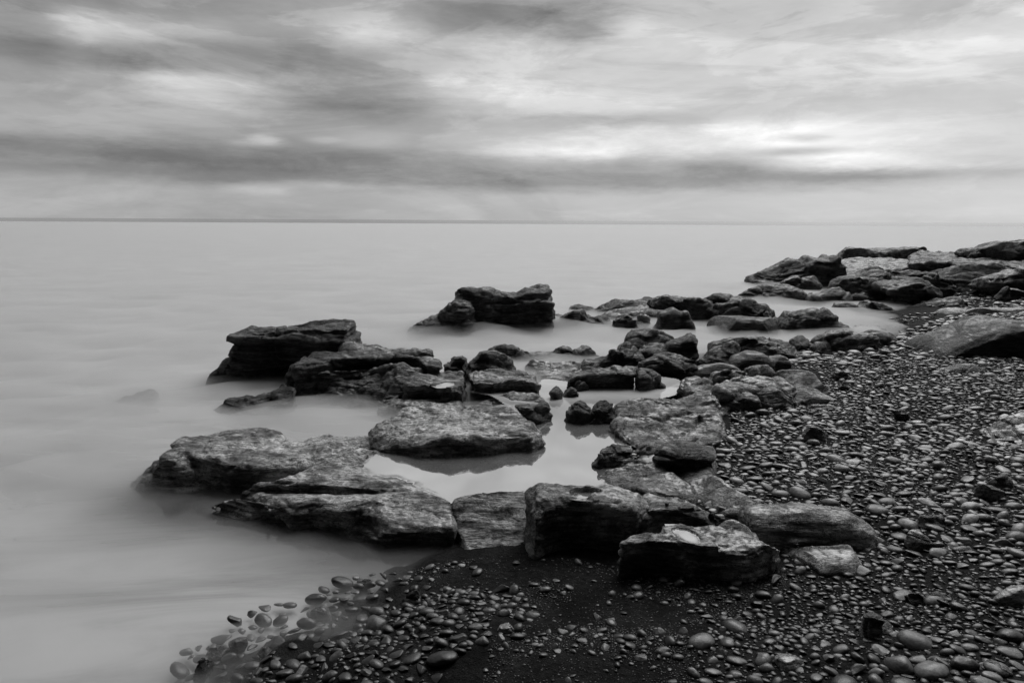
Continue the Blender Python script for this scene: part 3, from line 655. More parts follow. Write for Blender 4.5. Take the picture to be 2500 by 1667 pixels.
rock('boulder', 'huge smooth boulder on the shingle at the right edge, upper one', [
    LP([(2252,868),(2268,852),(2310,828),(2350,810),(2385,795),(2410,786),(2440,784),(2490,792),(2560,800),(2620,850),(2560,872),(2400,872),(2300,872)], base=868, gz=.2, thick=1.3, box=6, taper=.35)], M_DARK, tone=0.75, strata=.35, facet=.2, amp=.55, sm=8)
# ---- jumble in the middle
rock('rock', 'peaked dark rock leaning left behind the long black block', [
    LP([(1408,908),(1420,892),(1432,878),(1462,878),(1488,855),(1500,840),(1512,836),(1520,850),(1540,870),(1530,905),(1470,912)], base=904, gz=.1, thick=.5, box=3)], M_DARK, tone=1.3, strata=.5)
rock('rock', 'peaked dark rock at the right of the one leaning left', [
    LP([(1490,905),(1508,872),(1522,845),(1538,838),(1552,852),(1566,868),(1562,890),(1545,905)], base=903, gz=.1, thick=.45, box=3)], M_DARK, tone=1.3, strata=.5)
rock('rock_slab', 'dark tilted slab on top of the middle jumble, left of its leaning stone', [
    LP([(1520,845),(1530,820),(1542,810),(1590,813),(1640,824),(1656,832),(1620,842),(1575,852),(1545,856)], D=9.6, box=4, thick=.6)], M_DARK, tone=1.5, strata=.6)
rock('rock', 'curved grey rock below the tilted slab in the middle jumble', [
    LP([(1548,872),(1562,852),(1600,840),(1630,839),(1640,850),(1600,868),(1570,880)], D=9.0, thick=.4)], tone=1.0)
rock('rock', 'long dark stone leaning up to the right in the middle jumble', [
    LP([(1590,872),(1612,855),(1640,840),(1680,828),(1700,822),(1705,832),(1692,850),(1690,858),(1640,866),(1610,874)], D=8.8, thick=.4)], M_DARK, tone=1.4)
rock('rock', 'dark rock in the shadow of the long leaning stone', [
    LP([(1620,900),(1632,868),(1660,860),(1685,862),(1696,880),(1690,900)], D=8.3, thick=.4)], M_DARK, tone=1.2)
rock('boulder', 'striped lens shaped boulder behind the right end of the long black block', [
    LP([(1545,898),(1562,884),(1580,872),(1610,866),(1640,868),(1665,878),(1683,892),(1682,906),(1660,914),(1610,920),(1570,910)], base=918, gz=.1, thick=.5, box=2.6)], M_DARK, tone=1.7, strata=2.0, tilt=.8)
rock('rock_block', 'long black block above the bright narrow pool, left piece of the cracked pair', [
    SP([(1384,934,.24),(1394,912,.30),(1420,902,.32),(1480,900,.32),(1530,898,.32),(1554,898,.32),(1555,913,.30),(1520,914,.30),(1470,914,.30),(1420,916,.29),(1398,922,.28)], zb=-.15, flare=.0, bev=.02, under=.01)], M_DARK, tone=1.5, strata=.5)
rock('rock_block', 'short black block above the bright narrow pool, right piece of the cracked pair', [
    SP([(1560,910,.31),(1562,898,.32),(1585,897,.32),(1602,910,.29),(1608,924,.24),(1598,930,.22),(1585,922,.27),(1562,922,.28)], zb=-.15, flare=.0, bev=.02)], M_DARK, tone=1.6, strata=.6)
for (poly, lab) in [([(1386,948),(1388,935),(1412,932),(1426,938),(1430,950),(1405,954)], 'small flat topped stone leaning on the left end of the long black block'),
                    ([(1378,968),(1384,952),(1396,948),(1416,962),(1400,970)], 'small pointed stone in foam below the left end of the black block'),
                    ([(1350,968),(1352,952),(1360,948),(1368,962),(1366,974)], 'small upright stone at the left edge of the foam channel'),
                    ([(1604,944),(1608,936),(1620,938),(1620,947)], 'tiny dark stone alone in the bright narrow pool')]:
    rock('stone', lab, [LP(poly, gz=.13, sink=.08)], M_DARK, tone=1.8, strata=.6, sm=3, amp=.7)
rock('rock', 'long hump backed rock on the shingle edge, right of the middle jumble', [
    LP([(1745,868),(1752,845),(1775,832),(1810,823),(1865,820),(1910,826),(1935,842),(1940,856),(1925,866),(1860,868),(1800,872)], base=868, gz=.1, thick=.7, box=3)], M_DARK, tone=1.6, strata=.8)
rock('rock', 'rounded rock leaning on the left end of the hump backed rock', [
    LP([(1690,895),(1706,875),(1730,858),(1758,843),(1790,840),(1808,850),(1795,866),(1770,885),(1735,898)], base=894, gz=.1, thick=.55, box=2.6)], M_DARK, tone=1.6, strata=.8)
rock('rock', 'low smooth rock with two humps, below the hump backed rock', [
    LP([(1782,898),(1796,874),(1822,862),(1856,863),(1880,880),(1870,895),(1830,900)], base=900, gz=.12, thick=.45),
    LP([(1860,896),(1876,876),(1905,868),(1925,878),(1922,888),(1890,898)], base=898, gz=.12, thick=.3)], tone=1.0, strata=.4, facet=.2, amp=.55)
rock('rock', 'low grey rock below the striped boulder, above the cracked slabs', [
    LP([(1674,914),(1690,902),(1725,892),(1755,888),(1785,892),(1798,902),(1765,912),(1720,918)], base=918, gz=.12, thick=.35)], tone=.8, strata=.4, facet=.2, amp=.55)
rock('boulder', 'small square boulder at the water end of the hump backed rock', [
    LP([(1932,852),(1936,832),(1955,828),(1972,832),(1970,848),(1955,856)], base=856, gz=.02, thick=.35, box=4)], M_DARK, tone=1.3)
# cracked platform
G = 'pieces of the cracked platform left of the shingle'
rock('rock_slab', 'cracked platform piece nearest the bright narrow pool', [
    SP([(1652,936,.24),(1664,918,.28),(1700,912,.30),(1728,922,.30),(1738,938,.28),(1756,952,.26),(1730,960,.24),(1690,952,.24),(1668,946,.23)], zb=0, flare=.02)], tone=1.1, group=G, strata=.5)
rock('rock_slab', 'small raised block at the back of the cracked platform', [
    LP([(1738,924),(1748,910),(1780,904),(1812,902),(1826,916),(1800,924),(1760,928)], base=928, gz=.25, thick=.3, box=4, sink=.1)], tone=1.1, group=G, strata=.5)
rock('rock_slab', 'small square block at the back right corner of the cracked platform', [
    LP([(1812,912),(1818,900),(1850,896),(1868,902),(1874,916),(1850,920)], base=920, gz=.25, thick=.3, box=4, sink=.1)], tone=1.1, group=G, strata=.5)
rock('rock_slab', 'largest flat piece of the cracked platform, with a dark front face', [
    SP([(1742,946,.33),(1768,930,.35),(1820,921,.36),(1880,920,.36),(1896,938,.33),(1892,949,.31),(1850,946,.32),(1810,952,.31),(1785,960,.30),(1760,956,.31)], zb=.0, flare=.02, under=.01)], tone=1.35, group=G, strata=.5)
rock('rock_slab', 'ribbed piece at the right end of the cracked platform', [
    SP([(1886,922,.33),(1908,922,.34),(1930,936,.33),(1948,954,.29),(1930,962,.28),(1906,950,.29)], zb=.0, flare=.05)], tone=1.0, group=G, strata=.8)
rock('rock', 'blocky rock standing under the front edge of the cracked platform', [
    LP([(1836,990),(1838,962),(1852,948),(1895,946),(1918,962),(1940,974),(1932,994),(1880,1000)], base=1000, gz=.14, thick=.4, box=3.5)], tone=.8, strata=.7)
rock('rock', 'pointed dark rock under the front edge of the cracked platform', [
    LP([(1762,1000),(1782,968),(1800,950),(1815,944),(1830,962),(1842,1000),(1800,1006)], base=1002, gz=.14, thick=.35)], M_DARK, tone=1.4, strata=.6)
rock('rock', 'dark sunken rock between the pitted slab and the cracked platform', [
    SP([(1700,960,.24),(1740,952,.28),(1790,958,.28),(1800,980,.2),(1775,1000,.18),(1750,1000,.2)], zb=.0, flare=.05)], M_DARK, tone=1.6)
rock('rock', 'pale smooth rock scored by parallel grooves, beside the shingle', [
    SP([(1882,908,.34),(1905,898,.38),(1950,897,.40),(1985,905,.38),(2002,920,.32),(2012,938,.26),(2026,950,.19),(2000,958,.19),(1965,954,.22),(1935,936,.27),(1905,918,.31)], zb=.05, flare=.05, bev=.03)], tone=1.6, strata=.4, facet=.2, amp=.55, sm=7)
rock('rock', 'low pointed pale rock just below the grooved rock', [
    LP([(1924,962),(1934,948),(1960,946),(2000,956),(2022,966),(1990,978),(1945,982)], base=982, gz=.15, thick=.3)], tone=1.5, strata=.4, facet=.2, amp=.55)
# ---- far right point
rock('rock', 'craggy rock at the seaward tip of the far right point', [
    LP([(1843,700),(1844,676),(1848,655),(1862,646),(1884,646),(1905,640),(1935,638),(1965,650),(2000,668),(1985,700),(1920,712),(1870,712)], base=706, box=5, thick=1.8)], M_DARK, tone=2.0, strata=1.8)
rock('rock_block', 'tall square block second from the seaward tip of the far right point', [
    LP([(1956,678),(1960,646),(1978,631),(2008,630),(2028,626),(2036,638),(2042,664),(2046,682),(2000,688)], D=20.5, box=6, thick=1.4)], M_DARK, tone=1.3, strata=1.2)
rock('rock', 'low dark rock in front of the seaward tip, left of its pair', [LP([(1900,714),(1908,684),(1922,675),(1950,677),(1962,695),(1965,714)], base=716, box=4)], M_DARK, tone=1.8)
rock('rock', 'low dark rock in front of the seaward tip, right of its pair', [LP([(1958,712),(1964,682),(1992,676),(1998,700),(1996,714)], base=716, box=4)], M_DARK, tone=1.7)
rock('rock', 'misty layered rock at the left end of the bright channel', [
    LP([(1808,732),(1815,718),(1845,702),(1900,701),(1915,703),(1938,712),(1944,734),(1880,742)], base=742, box=3.5, thick=1.1)], M_DARK, tone=2.3, strata=1.6)
rock('rock', 'dark gable shaped rock right of the misty layered rock', [
    LP([(1942,738),(1975,722),(2010,715),(2036,706),(2048,706),(2068,728),(2050,740),(1990,746)], base=745, thick=.9)], M_DARK, tone=1.2)
rock('rock', 'small dark rock between the gable shaped rock and the pale round boulder', [LP([(2066,735),(2082,720),(2100,714),(2128,718),(2135,736),(2100,742)], base=742)], M_DARK, tone=1.4)
rock('rock', 'long low dark rock lying at the head of the bright channel', [
    LP([(2015,748),(2040,740),(2085,738),(2095,745),(2110,736),(2150,738),(2180,748),(2183,756),(2160,763),(2090,764),(2040,758)], base=763, box=3.5, thick=.7)], M_DARK, tone=1.3, strata=.5)
rock('boulder', 'pale rounded boulder with dark veins on the far shingle edge', [
    LP([(2133,733),(2145,715),(2165,702),(2200,697),(2228,700),(2248,716),(2252,734),(2225,740),(2175,742)], base=741, thick=1.0, box=2.3)], tone=1.6, strata=.3, facet=.2, amp=.55)
rock('rock', 'large dark peaked boulder behind the pale round boulder', [
    LP([(2042,712),(2055,690),(2080,675),(2115,664),(2142,662),(2162,680),(2172,705),(2140,722),(2080,724)], D=17.2, thick=1.4, box=3)], M_DARK, tone=1.3)
rock('rock', 'grey hunched rock right behind the pale round boulder', [
    LP([(2150,700),(2180,690),(2225,684),(2250,688),(2268,702),(2272,722),(2245,734),(2200,720)], D=16.6, thick=1.0)], M_DARK, tone=2.2)
rock('rock', 'dark block in the cleft behind the peaked boulder', [LP([(2158,690),(2172,672),(2182,678),(2215,676),(2225,690),(2190,704)], D=18.0, thick=1.0)], M_DARK, tone=1.2)
rock('rock', 'dark rounded rock at the foot of the largest far boulder', [LP([(2262,704),(2266,680),(2285,668),(2305,676),(2316,700),(2290,710)], D=17.8, thick=.9)], M_DARK, tone=1.2)
rock('boulder', 'largest dark boulder of the far right point, smooth backed', [
    LP([(2296,704),(2302,676),(2330,656),(2380,648),(2435,642),(2468,650),(2474,658),(2440,668),(2405,680),(2400,698),(2360,704)], D=18.5, thick=1.6, box=3)], M_DARK, tone=1.6)
rock('rock', 'long grey rock sloping to the right edge below the largest far boulder', [
    LP([(2392,690),(2410,676),(2450,668),(2500,660),(2560,662),(2560,684),(2470,690),(2420,696)], D=17.3, thick=1.0)], tone=.8)
rock('rock_slab', 'long thin dark slab across the far right point', [
    SP([(2140,672,.42),(2150,662,.5),(2230,656,.55),(2300,658,.55),(2320,664,.5),(2260,668,.42),(2180,670,.4)], zb=-.3, flare=.0)], M_DARK, tone=1.6)
rock('rock_slab', 'pale wet shelf streaked with water, middle of the far right point', [
    SP([(2035,660,.25),(2045,636,.35),(2120,628,.4),(2200,632,.4),(2290,640,.5),(2330,650,.45),(2250,654,.3),(2150,660,.25),(2080,664,.2)], zb=-.5, flare=.2)], tone=1.6, strata=1.5)
rock('rock_slab', 'layered low rocks between the square block and the pale wet shelf', [
    SP([(2030,690,.1),(2035,668,.2),(2060,660,.25),(2100,664,.25),(2130,668,.25),(2100,680,.15),(2060,690,.1)], zb=-.5, flare=.2)], tone=1.2, strata=1.6)
rock('outcrop', 'long flat topped outcrop standing farthest out at sea on the right', [
    LP([(2058,634),(2060,620),(2068,607),(2090,606),(2115,611),(2135,614),(2160,609),(2195,608),(2232,607),(2241,620),(2238,634),(2150,640)], base=639, box=7, thick=3.0)], M_DARK, tone=2.0, strata=1.5)
rock('rock_slab', 'broad rugged platform of the far right point against the sea', [
    SP([(2215,640,.52),(2235,618,.60),(2270,614,.60),(2330,617,.60),(2400,622,.60),(2480,624,.60),(2560,626,.60),(2560,652,.52),(2470,650,.52),(2380,644,.52),(2300,644,.5)], zb=-.5, flare=.3)], M_DARK, tone=2.0, strata=1.8, amp=1.6)
rock('rock', 'ragged black rock on the skyline near the right edge', [LP([(2364,622),(2370,612),(2385,608),(2396,612),(2404,608),(2415,622),(2400,634)], D=27, thick=2.0)], M_DARK, tone=1.0, amp=1.5)
rock('rock', 'highest rock on the skyline at the right edge', [LP([(2400,630),(2412,612),(2436,600),(2462,593),(2500,590),(2560,596),(2580,632)], D=26, thick=2.5)], M_DARK, tone=1.8, strata=1.3)
rock('boulder', 'small dark boulder on far shingle at the right edge', [LP([(2444,718),(2448,708),(2462,703),(2490,706),(2496,718),(2470,722)], base=720, gz=.3)], M_DARK, tone=1.2)
for (pts, lab, tn, mm) in [
    ([(2235,748),(2260,738),(2320,734),(2350,738),(2330,744),(2280,750)], 'dark flat ledge where the channel ends at the far shingle', 1.5, M_DARK),
    ([(2318,738),(2360,730),(2400,728),(2400,734),(2350,740)], 'thin dark ledge behind the ledge at the channel end', 1.5, M_DARK),
    ([(2380,728),(2420,722),(2500,719),(2520,726),(2440,730)], 'thin dark ledge of bedrock farthest up the far shingle', 1.5, M_DARK),
    ([(2276,712),(2300,702),(2340,696),(2370,700),(2380,706),(2330,714)], 'low dark rock on shingle below the largest far boulder', 1.4, M_DARK)]:
    D0 = on_z(np.array(pts)[:, 0].mean(), np.array(pts)[:, 1].max(), .05)[1]
    rock('rock_slab', lab, [LP(pts, D=D0, thick=.8, box=4, sink=.2)], mm, tone=tn, strata=.6)
for (pts, lab, gz) in [
    ([(2298,768),(2310,756),(2335,752),(2355,754),(2360,764),(2330,770)], 'pale flat stone at the shallow end of the channel', .05),
    ([(2354,770),(2364,760),(2380,760),(2386,770)], 'small pale oval stone beside the pale flat stone', .1),
    ([(2368,766),(2390,756),(2440,754),(2510,752),(2510,762),(2440,766),(2400,770)], 'long pale flat stone on the far shingle at the right edge', .15)]:
    rock('stone', lab, [LP(pts, gz=gz, sink=.1, thick=.7)], M_ROCK, tone=1.8, strata=.4, facet=.2, amp=.55)
# ---- stones among the shingle
for (pts, lab, mm, tn, gz) in [
    ([(2300,910),(2318,897),(2360,893),(2395,898),(2412,908),(2370,914)], 'low flat slab with a pale top, sunk in the right shingle', M_ROCK, 1.6, .20),
    ([(1962,1070),(1966,1052),(1980,1043),(2000,1043),(2010,1058),(2004,1072),(1982,1076)], 'dark faceted boulder in the shingle near its left side', M_DARK, 1.8, .19),
    ([(1972,995),(1988,988),(2020,986),(2044,990),(2030,998),(1990,1000)], 'thin pale flat stone in the shingle below the grooved rock', M_ROCK, 1.7, .15),
    ([(2002,1004),(2016,1000),(2032,1002),(2040,1010),(2020,1016),(2004,1014)], 'small black stone under the thin pale flat stone', M_DARK, 1.2, .16),
    ([(2033,918),(2038,902),(2056,898),(2072,904),(2076,918),(2060,926)], 'dark rounded boulder in the upper shingle', M_DARK, 1.2, .13),
    ([(2046,948),(2052,935),(2062,933),(2076,946),(2070,952)], 'small domed stone below the dark rounded boulder', M_DARK, 2.0, .14),
    ([(2183,1018),(2186,1006),(2220,1004),(2224,1012),(2212,1022)], 'dark square stone in the middle of the shingle', M_DARK, 1.1, .22),
    ([(2405,1060),(2402,1030),(2418,1010),(2450,1000),(2500,985),(2560,1000),(2590,1080),(2540,1102),(2450,1088),(2420,1078)], 'large pale mottled boulder cut by the right edge', M_PALE, .6, .26),
    ([(2388,1205),(2394,1188),(2420,1182),(2438,1192),(2442,1206),(2410,1216)], 'dark faceted boulder in shingle near the right edge', M_DARK, 1.9, .26),
    ([(2418,1182),(2424,1164),(2450,1158),(2470,1166),(2476,1188),(2440,1192)], 'black boulder above the dark faceted boulder at the right', M_DARK, 1.0, .27),
    ([(2244,1280),(2250,1266),(2275,1257),(2302,1257),(2304,1264),(2285,1282),(2262,1288)], 'smooth oval boulder lying in the right shingle', M_DARK, 2.2, .24),
    ([(2216,1325),(2220,1304),(2242,1299),(2262,1304),(2266,1322),(2240,1336)], 'round grey boulder among the lower shingle', M_DARK, 2.2, .22),
    ([(2312,1345),(2330,1334),(2358,1333),(2376,1346),(2352,1352),(2326,1352)], 'pale pointed boulder among the lower shingle', M_ROCK, 1.6, .24),
    ([(2213,1458),(2218,1446),(2245,1443),(2270,1454),(2272,1464),(2240,1474)], 'large pale oval boulder on the dark gravel', M_ROCK, 1.6, .22),
    ([(2278,1466),(2284,1453),(2305,1451),(2328,1462),(2316,1478),(2292,1478)], 'dark oval boulder next to the large pale oval boulder', M_DARK, 2.3, .22),
    ([(2430,1455),(2440,1440),(2470,1434),(2520,1440),(2530,1470),(2480,1476),(2444,1470)], 'pitted pale boulder cut by the right edge, above dark gravel', M_ROCK, 1.4, .27),
    ([(1900,1625),(1908,1606),(1930,1600),(1952,1608),(1964,1628),(1940,1645),(1912,1642)], 'large smooth round boulder at the bottom of the gravel', M_DARK, 2.2, .2),
    ([(2400,1640),(2404,1624),(2425,1620),(2455,1634),(2450,1652),(2420,1656)], 'faceted grey boulder in the bottom right corner', M_ROCK, 1.0, .27),
    ([(2280,1612),(2294,1606),(2325,1604),(2330,1618),(2312,1630),(2296,1624)], 'grey wedge boulder near the bottom right corner', M_DARK, 2.2, .26),
    ([(2108,1545),(2114,1520),(2125,1502),(2146,1500),(2152,1518),(2140,1535),(2130,1555)], 'upright ragged stone standing on the dark gravel', M_DARK, 2.0, .23),
    ([(2138,1530),(2142,1525),(2166,1520),(2170,1527),(2150,1536)], 'small pale stone leaning on the upright ragged stone', M_ROCK, 1.4, .24),
    ([(1208,1560),(1212,1545),(1225,1528),(1236,1515),(1250,1517),(1256,1530),(1248,1548),(1228,1562)], 'long oval pale topped stone lying on the dark sand', M_ROCK, 1.3, .10),
    ([(1283,1595),(1286,1580),(1300,1576),(1312,1584),(1302,1598),(1290,1600)], 'small pale broken stone on the dark sand', M_PALE, .9, .10),
    ([(976,1478),(980,1462),(996,1448),(1014,1443),(1024,1450),(1022,1466),(1004,1478)], 'large black egg shaped stone at the waters edge', M_DARK, 1.3, .02),
    ([(1140,1550),(1150,1538),(1168,1528),(1180,1530),(1180,1542),(1160,1552)], 'smooth grey oval stone in the near pebble bed, front of a pair', M_ROCK, .9, .09),
    ([(1160,1528),(1172,1518),(1188,1518),(1190,1534),(1178,1540)], 'smooth grey oval stone in the near pebble bed, back of a pair', M_ROCK, .8, .09),
    ([(1110,1600),(1120,1582),(1140,1567),(1150,1580),(1148,1602),(1125,1606)], 'knobbly grey stone in the near pebble bed', M_DARK, 2.2, .1),
    ([(870,1655),(880,1642),(905,1632),(925,1626),(940,1645),(942,1660),(900,1662)], 'pale angular slab stone at the bottom of the near pebble bed', M_ROCK, 1.2, .08),
    ([(498,1590),(499,1575),(515,1576),(530,1574),(543,1577),(542,1592),(520,1602)], 'saddle shaped dark stone in the misty shallows', M_DARK, 2.0, .03),
    ([(476,1640),(478,1612),(490,1604),(515,1608),(516,1625),(500,1650),(485,1652)], 'leftmost dark square stone in the misty shallows', M_DARK, 1.8, .03),
    ([(558,1585),(560,1570),(580,1560),(602,1558),(600,1566),(580,1580),(568,1586)], 'long dark stone lying in the misty shallows', M_DARK, 1.8, .03),
    ([(760,1494),(768,1486),(790,1484),(812,1490),(812,1498),(785,1502)], 'flat oval stone half drowned in the mist', M_DARK, 2.2, .03),
    ([(668,1604),(672,1590),(690,1586),(706,1592),(700,1602),(680,1608)], 'dark shiny oval stone where mist meets the pebbles', M_DARK, 1.6, .0),
    ([(624,1596),(636,1578),(645,1575),(662,1592),(645,1600)], 'black pyramid stone in the misty shallows', M_DARK, 1.2, .03),
    ([(876,1428),(878,1420),(900,1412),(906,1416),(902,1424),(885,1430)], 'small square edged stone alone in the mist before the shelf', M_DARK, 2.0, .02)]:
    rock('boulder' if 'boulder' in lab else 'stone', lab, [LP(pts, gz=gz, sink=.09, box=2.6, taper=.4)] if 'mottled' not in lab else [SP([(2402,1050,.31),(2418,1022,.38),(2460,1004,.43),(2520,992,.45),(2600,1000,.45),(2640,1080,.32),(2560,1106,.28),(2470,1096,.28),(2425,1078,.28)], zb=.1, flare=.05)], M_ROCK if mm is M_DARK and gz > .1 and 'black' not in lab else mm, tone=tn*(.4 if mm is M_DARK and gz > .1 and 'black' not in lab else 1), strata=.25, sm=5, amp=.55, vs=.0065 if pts[0][1] > 1150 else None)

# ------------------------------------------------------------------ pools
def sheet(name, poly, z, m, label=None):
    A = catmull(np.array(poly, float)); P = on_z(A[:, 0], A[:, 1], np.full(len(A), z))
    bm = bmesh.new(); vs = [bm.verts.new(p) for p in P]; bm.faces.new(vs); bmesh.ops.triangulate(bm, faces=bm.faces[:]); bmesh.ops.recalc_face_normals(bm, faces=bm.faces[:])
    me = bpy.data.meshes.new(name); bm.to_mesh(me); bm.free()
    if me.polygons[0].normal.z < 0: me.flip_normals()
    return put(name, me, m, kind='structure')
POOL = [(888,1170),(890,1135),(905,1102),(1000,1078),(1240,1064),(1290,1040),(1240,990),(1200,965),(1150,955),(1310,940),(1330,925),(1420,935),(1560,915),(1650,925),(1680,945),(1640,965),(1560,985),(1500,1010),(1520,1060),(1580,1085),(1560,1110),(1500,1150),(1480,1185),(1400,1200),(1290,1205),(1115,1228),(1090,1226),(1000,1206),(900,1190)]
def depth_sheet(name, poly, z, m, step):
    A = catmull(np.array(poly, float)); W2 = on_z(A[:, 0], A[:, 1], np.full(len(A), z))[:, :2]
    lo, hi_ = W2.min(0), W2.max(0); xs = np.arange(lo[0], hi_[0]+step, step); ys = np.arange(lo[1], hi_[1]+step, step)
    X, Y = np.meshgrid(xs, ys); k = len(xs); ins = in_poly(X.ravel(), Y.ravel(), W2)
    ii = (np.arange(len(ys)-1)[:, None]*k+np.arange(k-1)[None]).ravel(); Q = np.stack([ii, ii+1, ii+k+1, ii+k], -1)
    Q = Q[ins[Q].any(1)]
    use = np.unique(Q); dep = np.full(X.size, .3)
    dg = bpy.context.evaluated_depsgraph_get(); sc_ = bpy.context.scene
    XR, YR = X.ravel(), Y.ravel()
    for i in use:
        hit, loc, *_r = sc_.ray_cast(dg, Vector((XR[i], YR[i], z+.0)), Vector((0, 0, -1)), distance=.5)
        dep[i] = z-loc[2] if hit else .3
    re_ = np.full(X.size, -1); re_[use] = np.arange(len(use))
    me = mesh_np(name, np.stack([XR[use], YR[use], np.full(len(use), z)], -1), re_[Q], False)
    at = me.attributes.new('depth', 'FLOAT', 'POINT'); at.data.foreach_set('value', dep[use].astype(np.float32))
    return put(name, me, m, kind='structure')
bpy.context.view_layer.update()
depth_sheet('pool_water', POOL, .132, M_POOL, .02)
def grow(poly, f): a = np.array(poly, float); c_ = a.mean(0); return (c_+(a-c_)*f).tolist()
for poly, z in [([(1400,1200),(1440,1196),(1462,1204),(1440,1213),(1405,1212)], .385), ([(1643,1289),(1668,1290),(1690,1300),(1712,1312),(1706,1323),(1680,1320),(1655,1306)], .325), ([(1062,938),(1085,936),(1095,931),(1108,934),(1098,942),(1075,944)], .262)]:
    depth_sheet('puddle_water', grow(poly, 1.55), z-.012, M_POOL, .006)

# ------------------------------------------------------------------ mist of the moving water: a closed, uneven, even-density layer on the sea
mx_ = np.sinh(np.linspace(-1, 1, 340)*5.2)/np.sinh(5.2)*400
my_ = np.concatenate([[-3, 0], np.geomspace(1.6, 450, 290)])
MX, MY = np.meshgrid(mx_, my_)
MT = terrain(MX, MY, False)
Pn = np.stack([MX.ravel(), MY.ravel(), np.zeros(MX.size)], -1)
hn = (.5*fbm(Pn*np.array([.9, 1.3, 1]), 3)).reshape(MX.shape)
dist = np.hypot(MX, MY)
top = (.075 + .16*np.clip(hn, -.4, 1) + .0035*np.clip(MY-5, 0, 20))*(1-.92*shelf_front(MX, MY))*np.minimum(1, (16/np.maximum(dist, 1))**2)
for (bx, by, bz, br, ba) in [(1180, 815, 0, 1.1, .20), (1030, 818, 0, .9, .16), (1450, 812, 0, 1.0, .14), (1320, 800, 0, .8, .12), (1860, 742, 0, 1.3, .16), (1860, 708, 0, 1.8, .22), (2120, 642, 0, 3.0, .25), (1980, 780, 0, 1.0, .06),
                             (560, 960, 0, .6, .07), (660, 1010, 0, .6, .06), (820, 1015, 0, .5, .06), (350, 1190, 0, .35, .06), (1600, 830, 0, .8, .09), (1350, 880, 0, .6, .07), (1340, 960, 0, .3, .06), (2080, 840, 0, .9, .05)]:
    w_ = on_z(bx, by, bz); g_ = np.exp(-((MX-w_[0])**2+(MY-w_[1])**2)/(2*(br*.6)**2))
    top = top+.6*ba*g_*(1+1.2*hn)
cover = 1-np.clip((MT+.02)/.10, 0, 1)
px_, py_ = to_px(np.stack([MX.ravel(), MY.ravel(), np.zeros(MX.size)], -1)); px_ = px_.reshape(MX.shape); py_ = py_.reshape(MX.shape)
edge = np.minimum.reduce([np.clip((400-np.abs(MX))/100, 0, 1), np.clip((450-MY)/100, 0, 1), np.clip((MY+1)/2.5, 0, 1)])
ZT = SEA_Z-.02+(top-SEA_Z+.02)*cover*edge
nxm, nym = len(mx_), len(my_)
Vt = np.stack([MX.ravel(), MY.ravel(), ZT.ravel()], -1); Vb = Vt.copy(); Vb[:, 2] = SEA_Z-.04
ii = (np.arange(nym-1)[:, None]*nxm+np.arange(nxm-1)[None]).ravel()
Ft = np.stack([ii, ii+1, ii+nxm+1, ii+nxm], -1); Fb = Ft[:, ::-1]+nxm*nym
rim = np.concatenate([np.arange(nxm), nxm-1+nxm*np.arange(1, nym), (nym-1)*nxm+np.arange(nxm-2, -1, -1), nxm*np.arange(nym-2, 0, -1)])
r2_ = np.roll(rim, -1); Fs = np.stack([r2_, rim, rim+nxm*nym, r2_+nxm*nym], -1)
put('mist', mesh_np('mist', np.concatenate([Vt, Vb]), np.concatenate([Ft, Fb, Fs]), False), M_MIST, kind='stuff', label='pale mist of long exposed waves lying on the sea round the rocks')

# ------------------------------------------------------------------ pebbles
def ico(sub):
    bm = bmesh.new(); bmesh.ops.create_icosphere(bm, subdivisions=sub, radius=1)
    V = np.array([v.co[:] for v in bm.verts]); Fc = np.array([[v.index for v in f.verts] for f in bm.faces]); bm.free(); return V, Fc
ICO = {1: ico(1), 2: ico(2), 3: ico(3)}
def pebble_shape(k, sub):
    r_ = np.random.default_rng(100+k); V, Fc = ICO[sub]; V = V.copy()
    ang = k % 2 == 0
    ncut = 11 if ang else 5
    for _ in range(ncut):
        d = r_.normal(size=3); d /= np.linalg.norm(d); lim = r_.uniform(.38, .7) if ang else r_.uniform(.72, .92)
        s = V@d; V -= np.outer(np.clip(s-lim, 0, None)*(.97 if ang else .8), d)
    V *= (1+.10*perlin(V*1.3+k*3.3)+(.05*perlin(V*3+k) if ang else 0))[:, None]
    V *= np.array([1, r_.uniform(.55, .85), r_.uniform(.22, .52)])
    return V, Fc
NSH = 15
SH = {s: [pebble_shape(k, s) for k in range(NSH)] for s in (1, 2, 3)}

Z_BEACH = [(1745,1110),(1760,1065),(1785,1045),(1780,1010),(1800,1000),(1930,1000),(1950,985),(2010,980),(2026,956),(2010,930),(1990,905),(1900,892),(1930,870),(1965,852),(2010,862),(2040,862),(2130,850),(2180,835),(2195,812),(2240,800),(2300,778),(2345,772),(2360,750),(2290,752),(2240,748),(2270,735),(2280,715),(2390,700),(2500,680),(2800,640),(3900,640),(4600,1200),(4600,2300),(1500,2300),(1640,1640),(1720,1520),(1850,1450),(1990,1410),(2040,1400),(2060,1400),(1920,1400),(1900,1320),(1830,1270),(1780,1225),(1790,1200),(1750,1160)]
Z_LEFT = [(200,2300),(300,1900),(480,1680),(620,1640),(760,1590),(830,1560),(880,1530),(960,1480),(1030,1450),(1130,1425),(1260,1420),(1350,1470),(1330,1520),(1200,1500),(1200,1560),(1130,1600),(1060,1660),(1050,2300)]
Z_MIST = [(420,1720),(450,1620),(560,1560),(640,1520),(760,1480),(880,1420),(960,1410),(1050,1430),(960,1480),(880,1530),(760,1600),(640,1660)]
Z_SAND = [(960,1410),(1100,1365),(1300,1350),(1500,1380),(1900,1390),(2000,1410),(1850,1460),(1720,1540),(1500,2300),(1050,2300),(1200,1560),(1330,1500),(1250,1430),(1050,1430)]
Z_MIST2 = [(2010,862),(2100,840),(2190,800),(2300,770),(2250,760),(2180,775),(2100,800),(2040,815),(2060,830)]
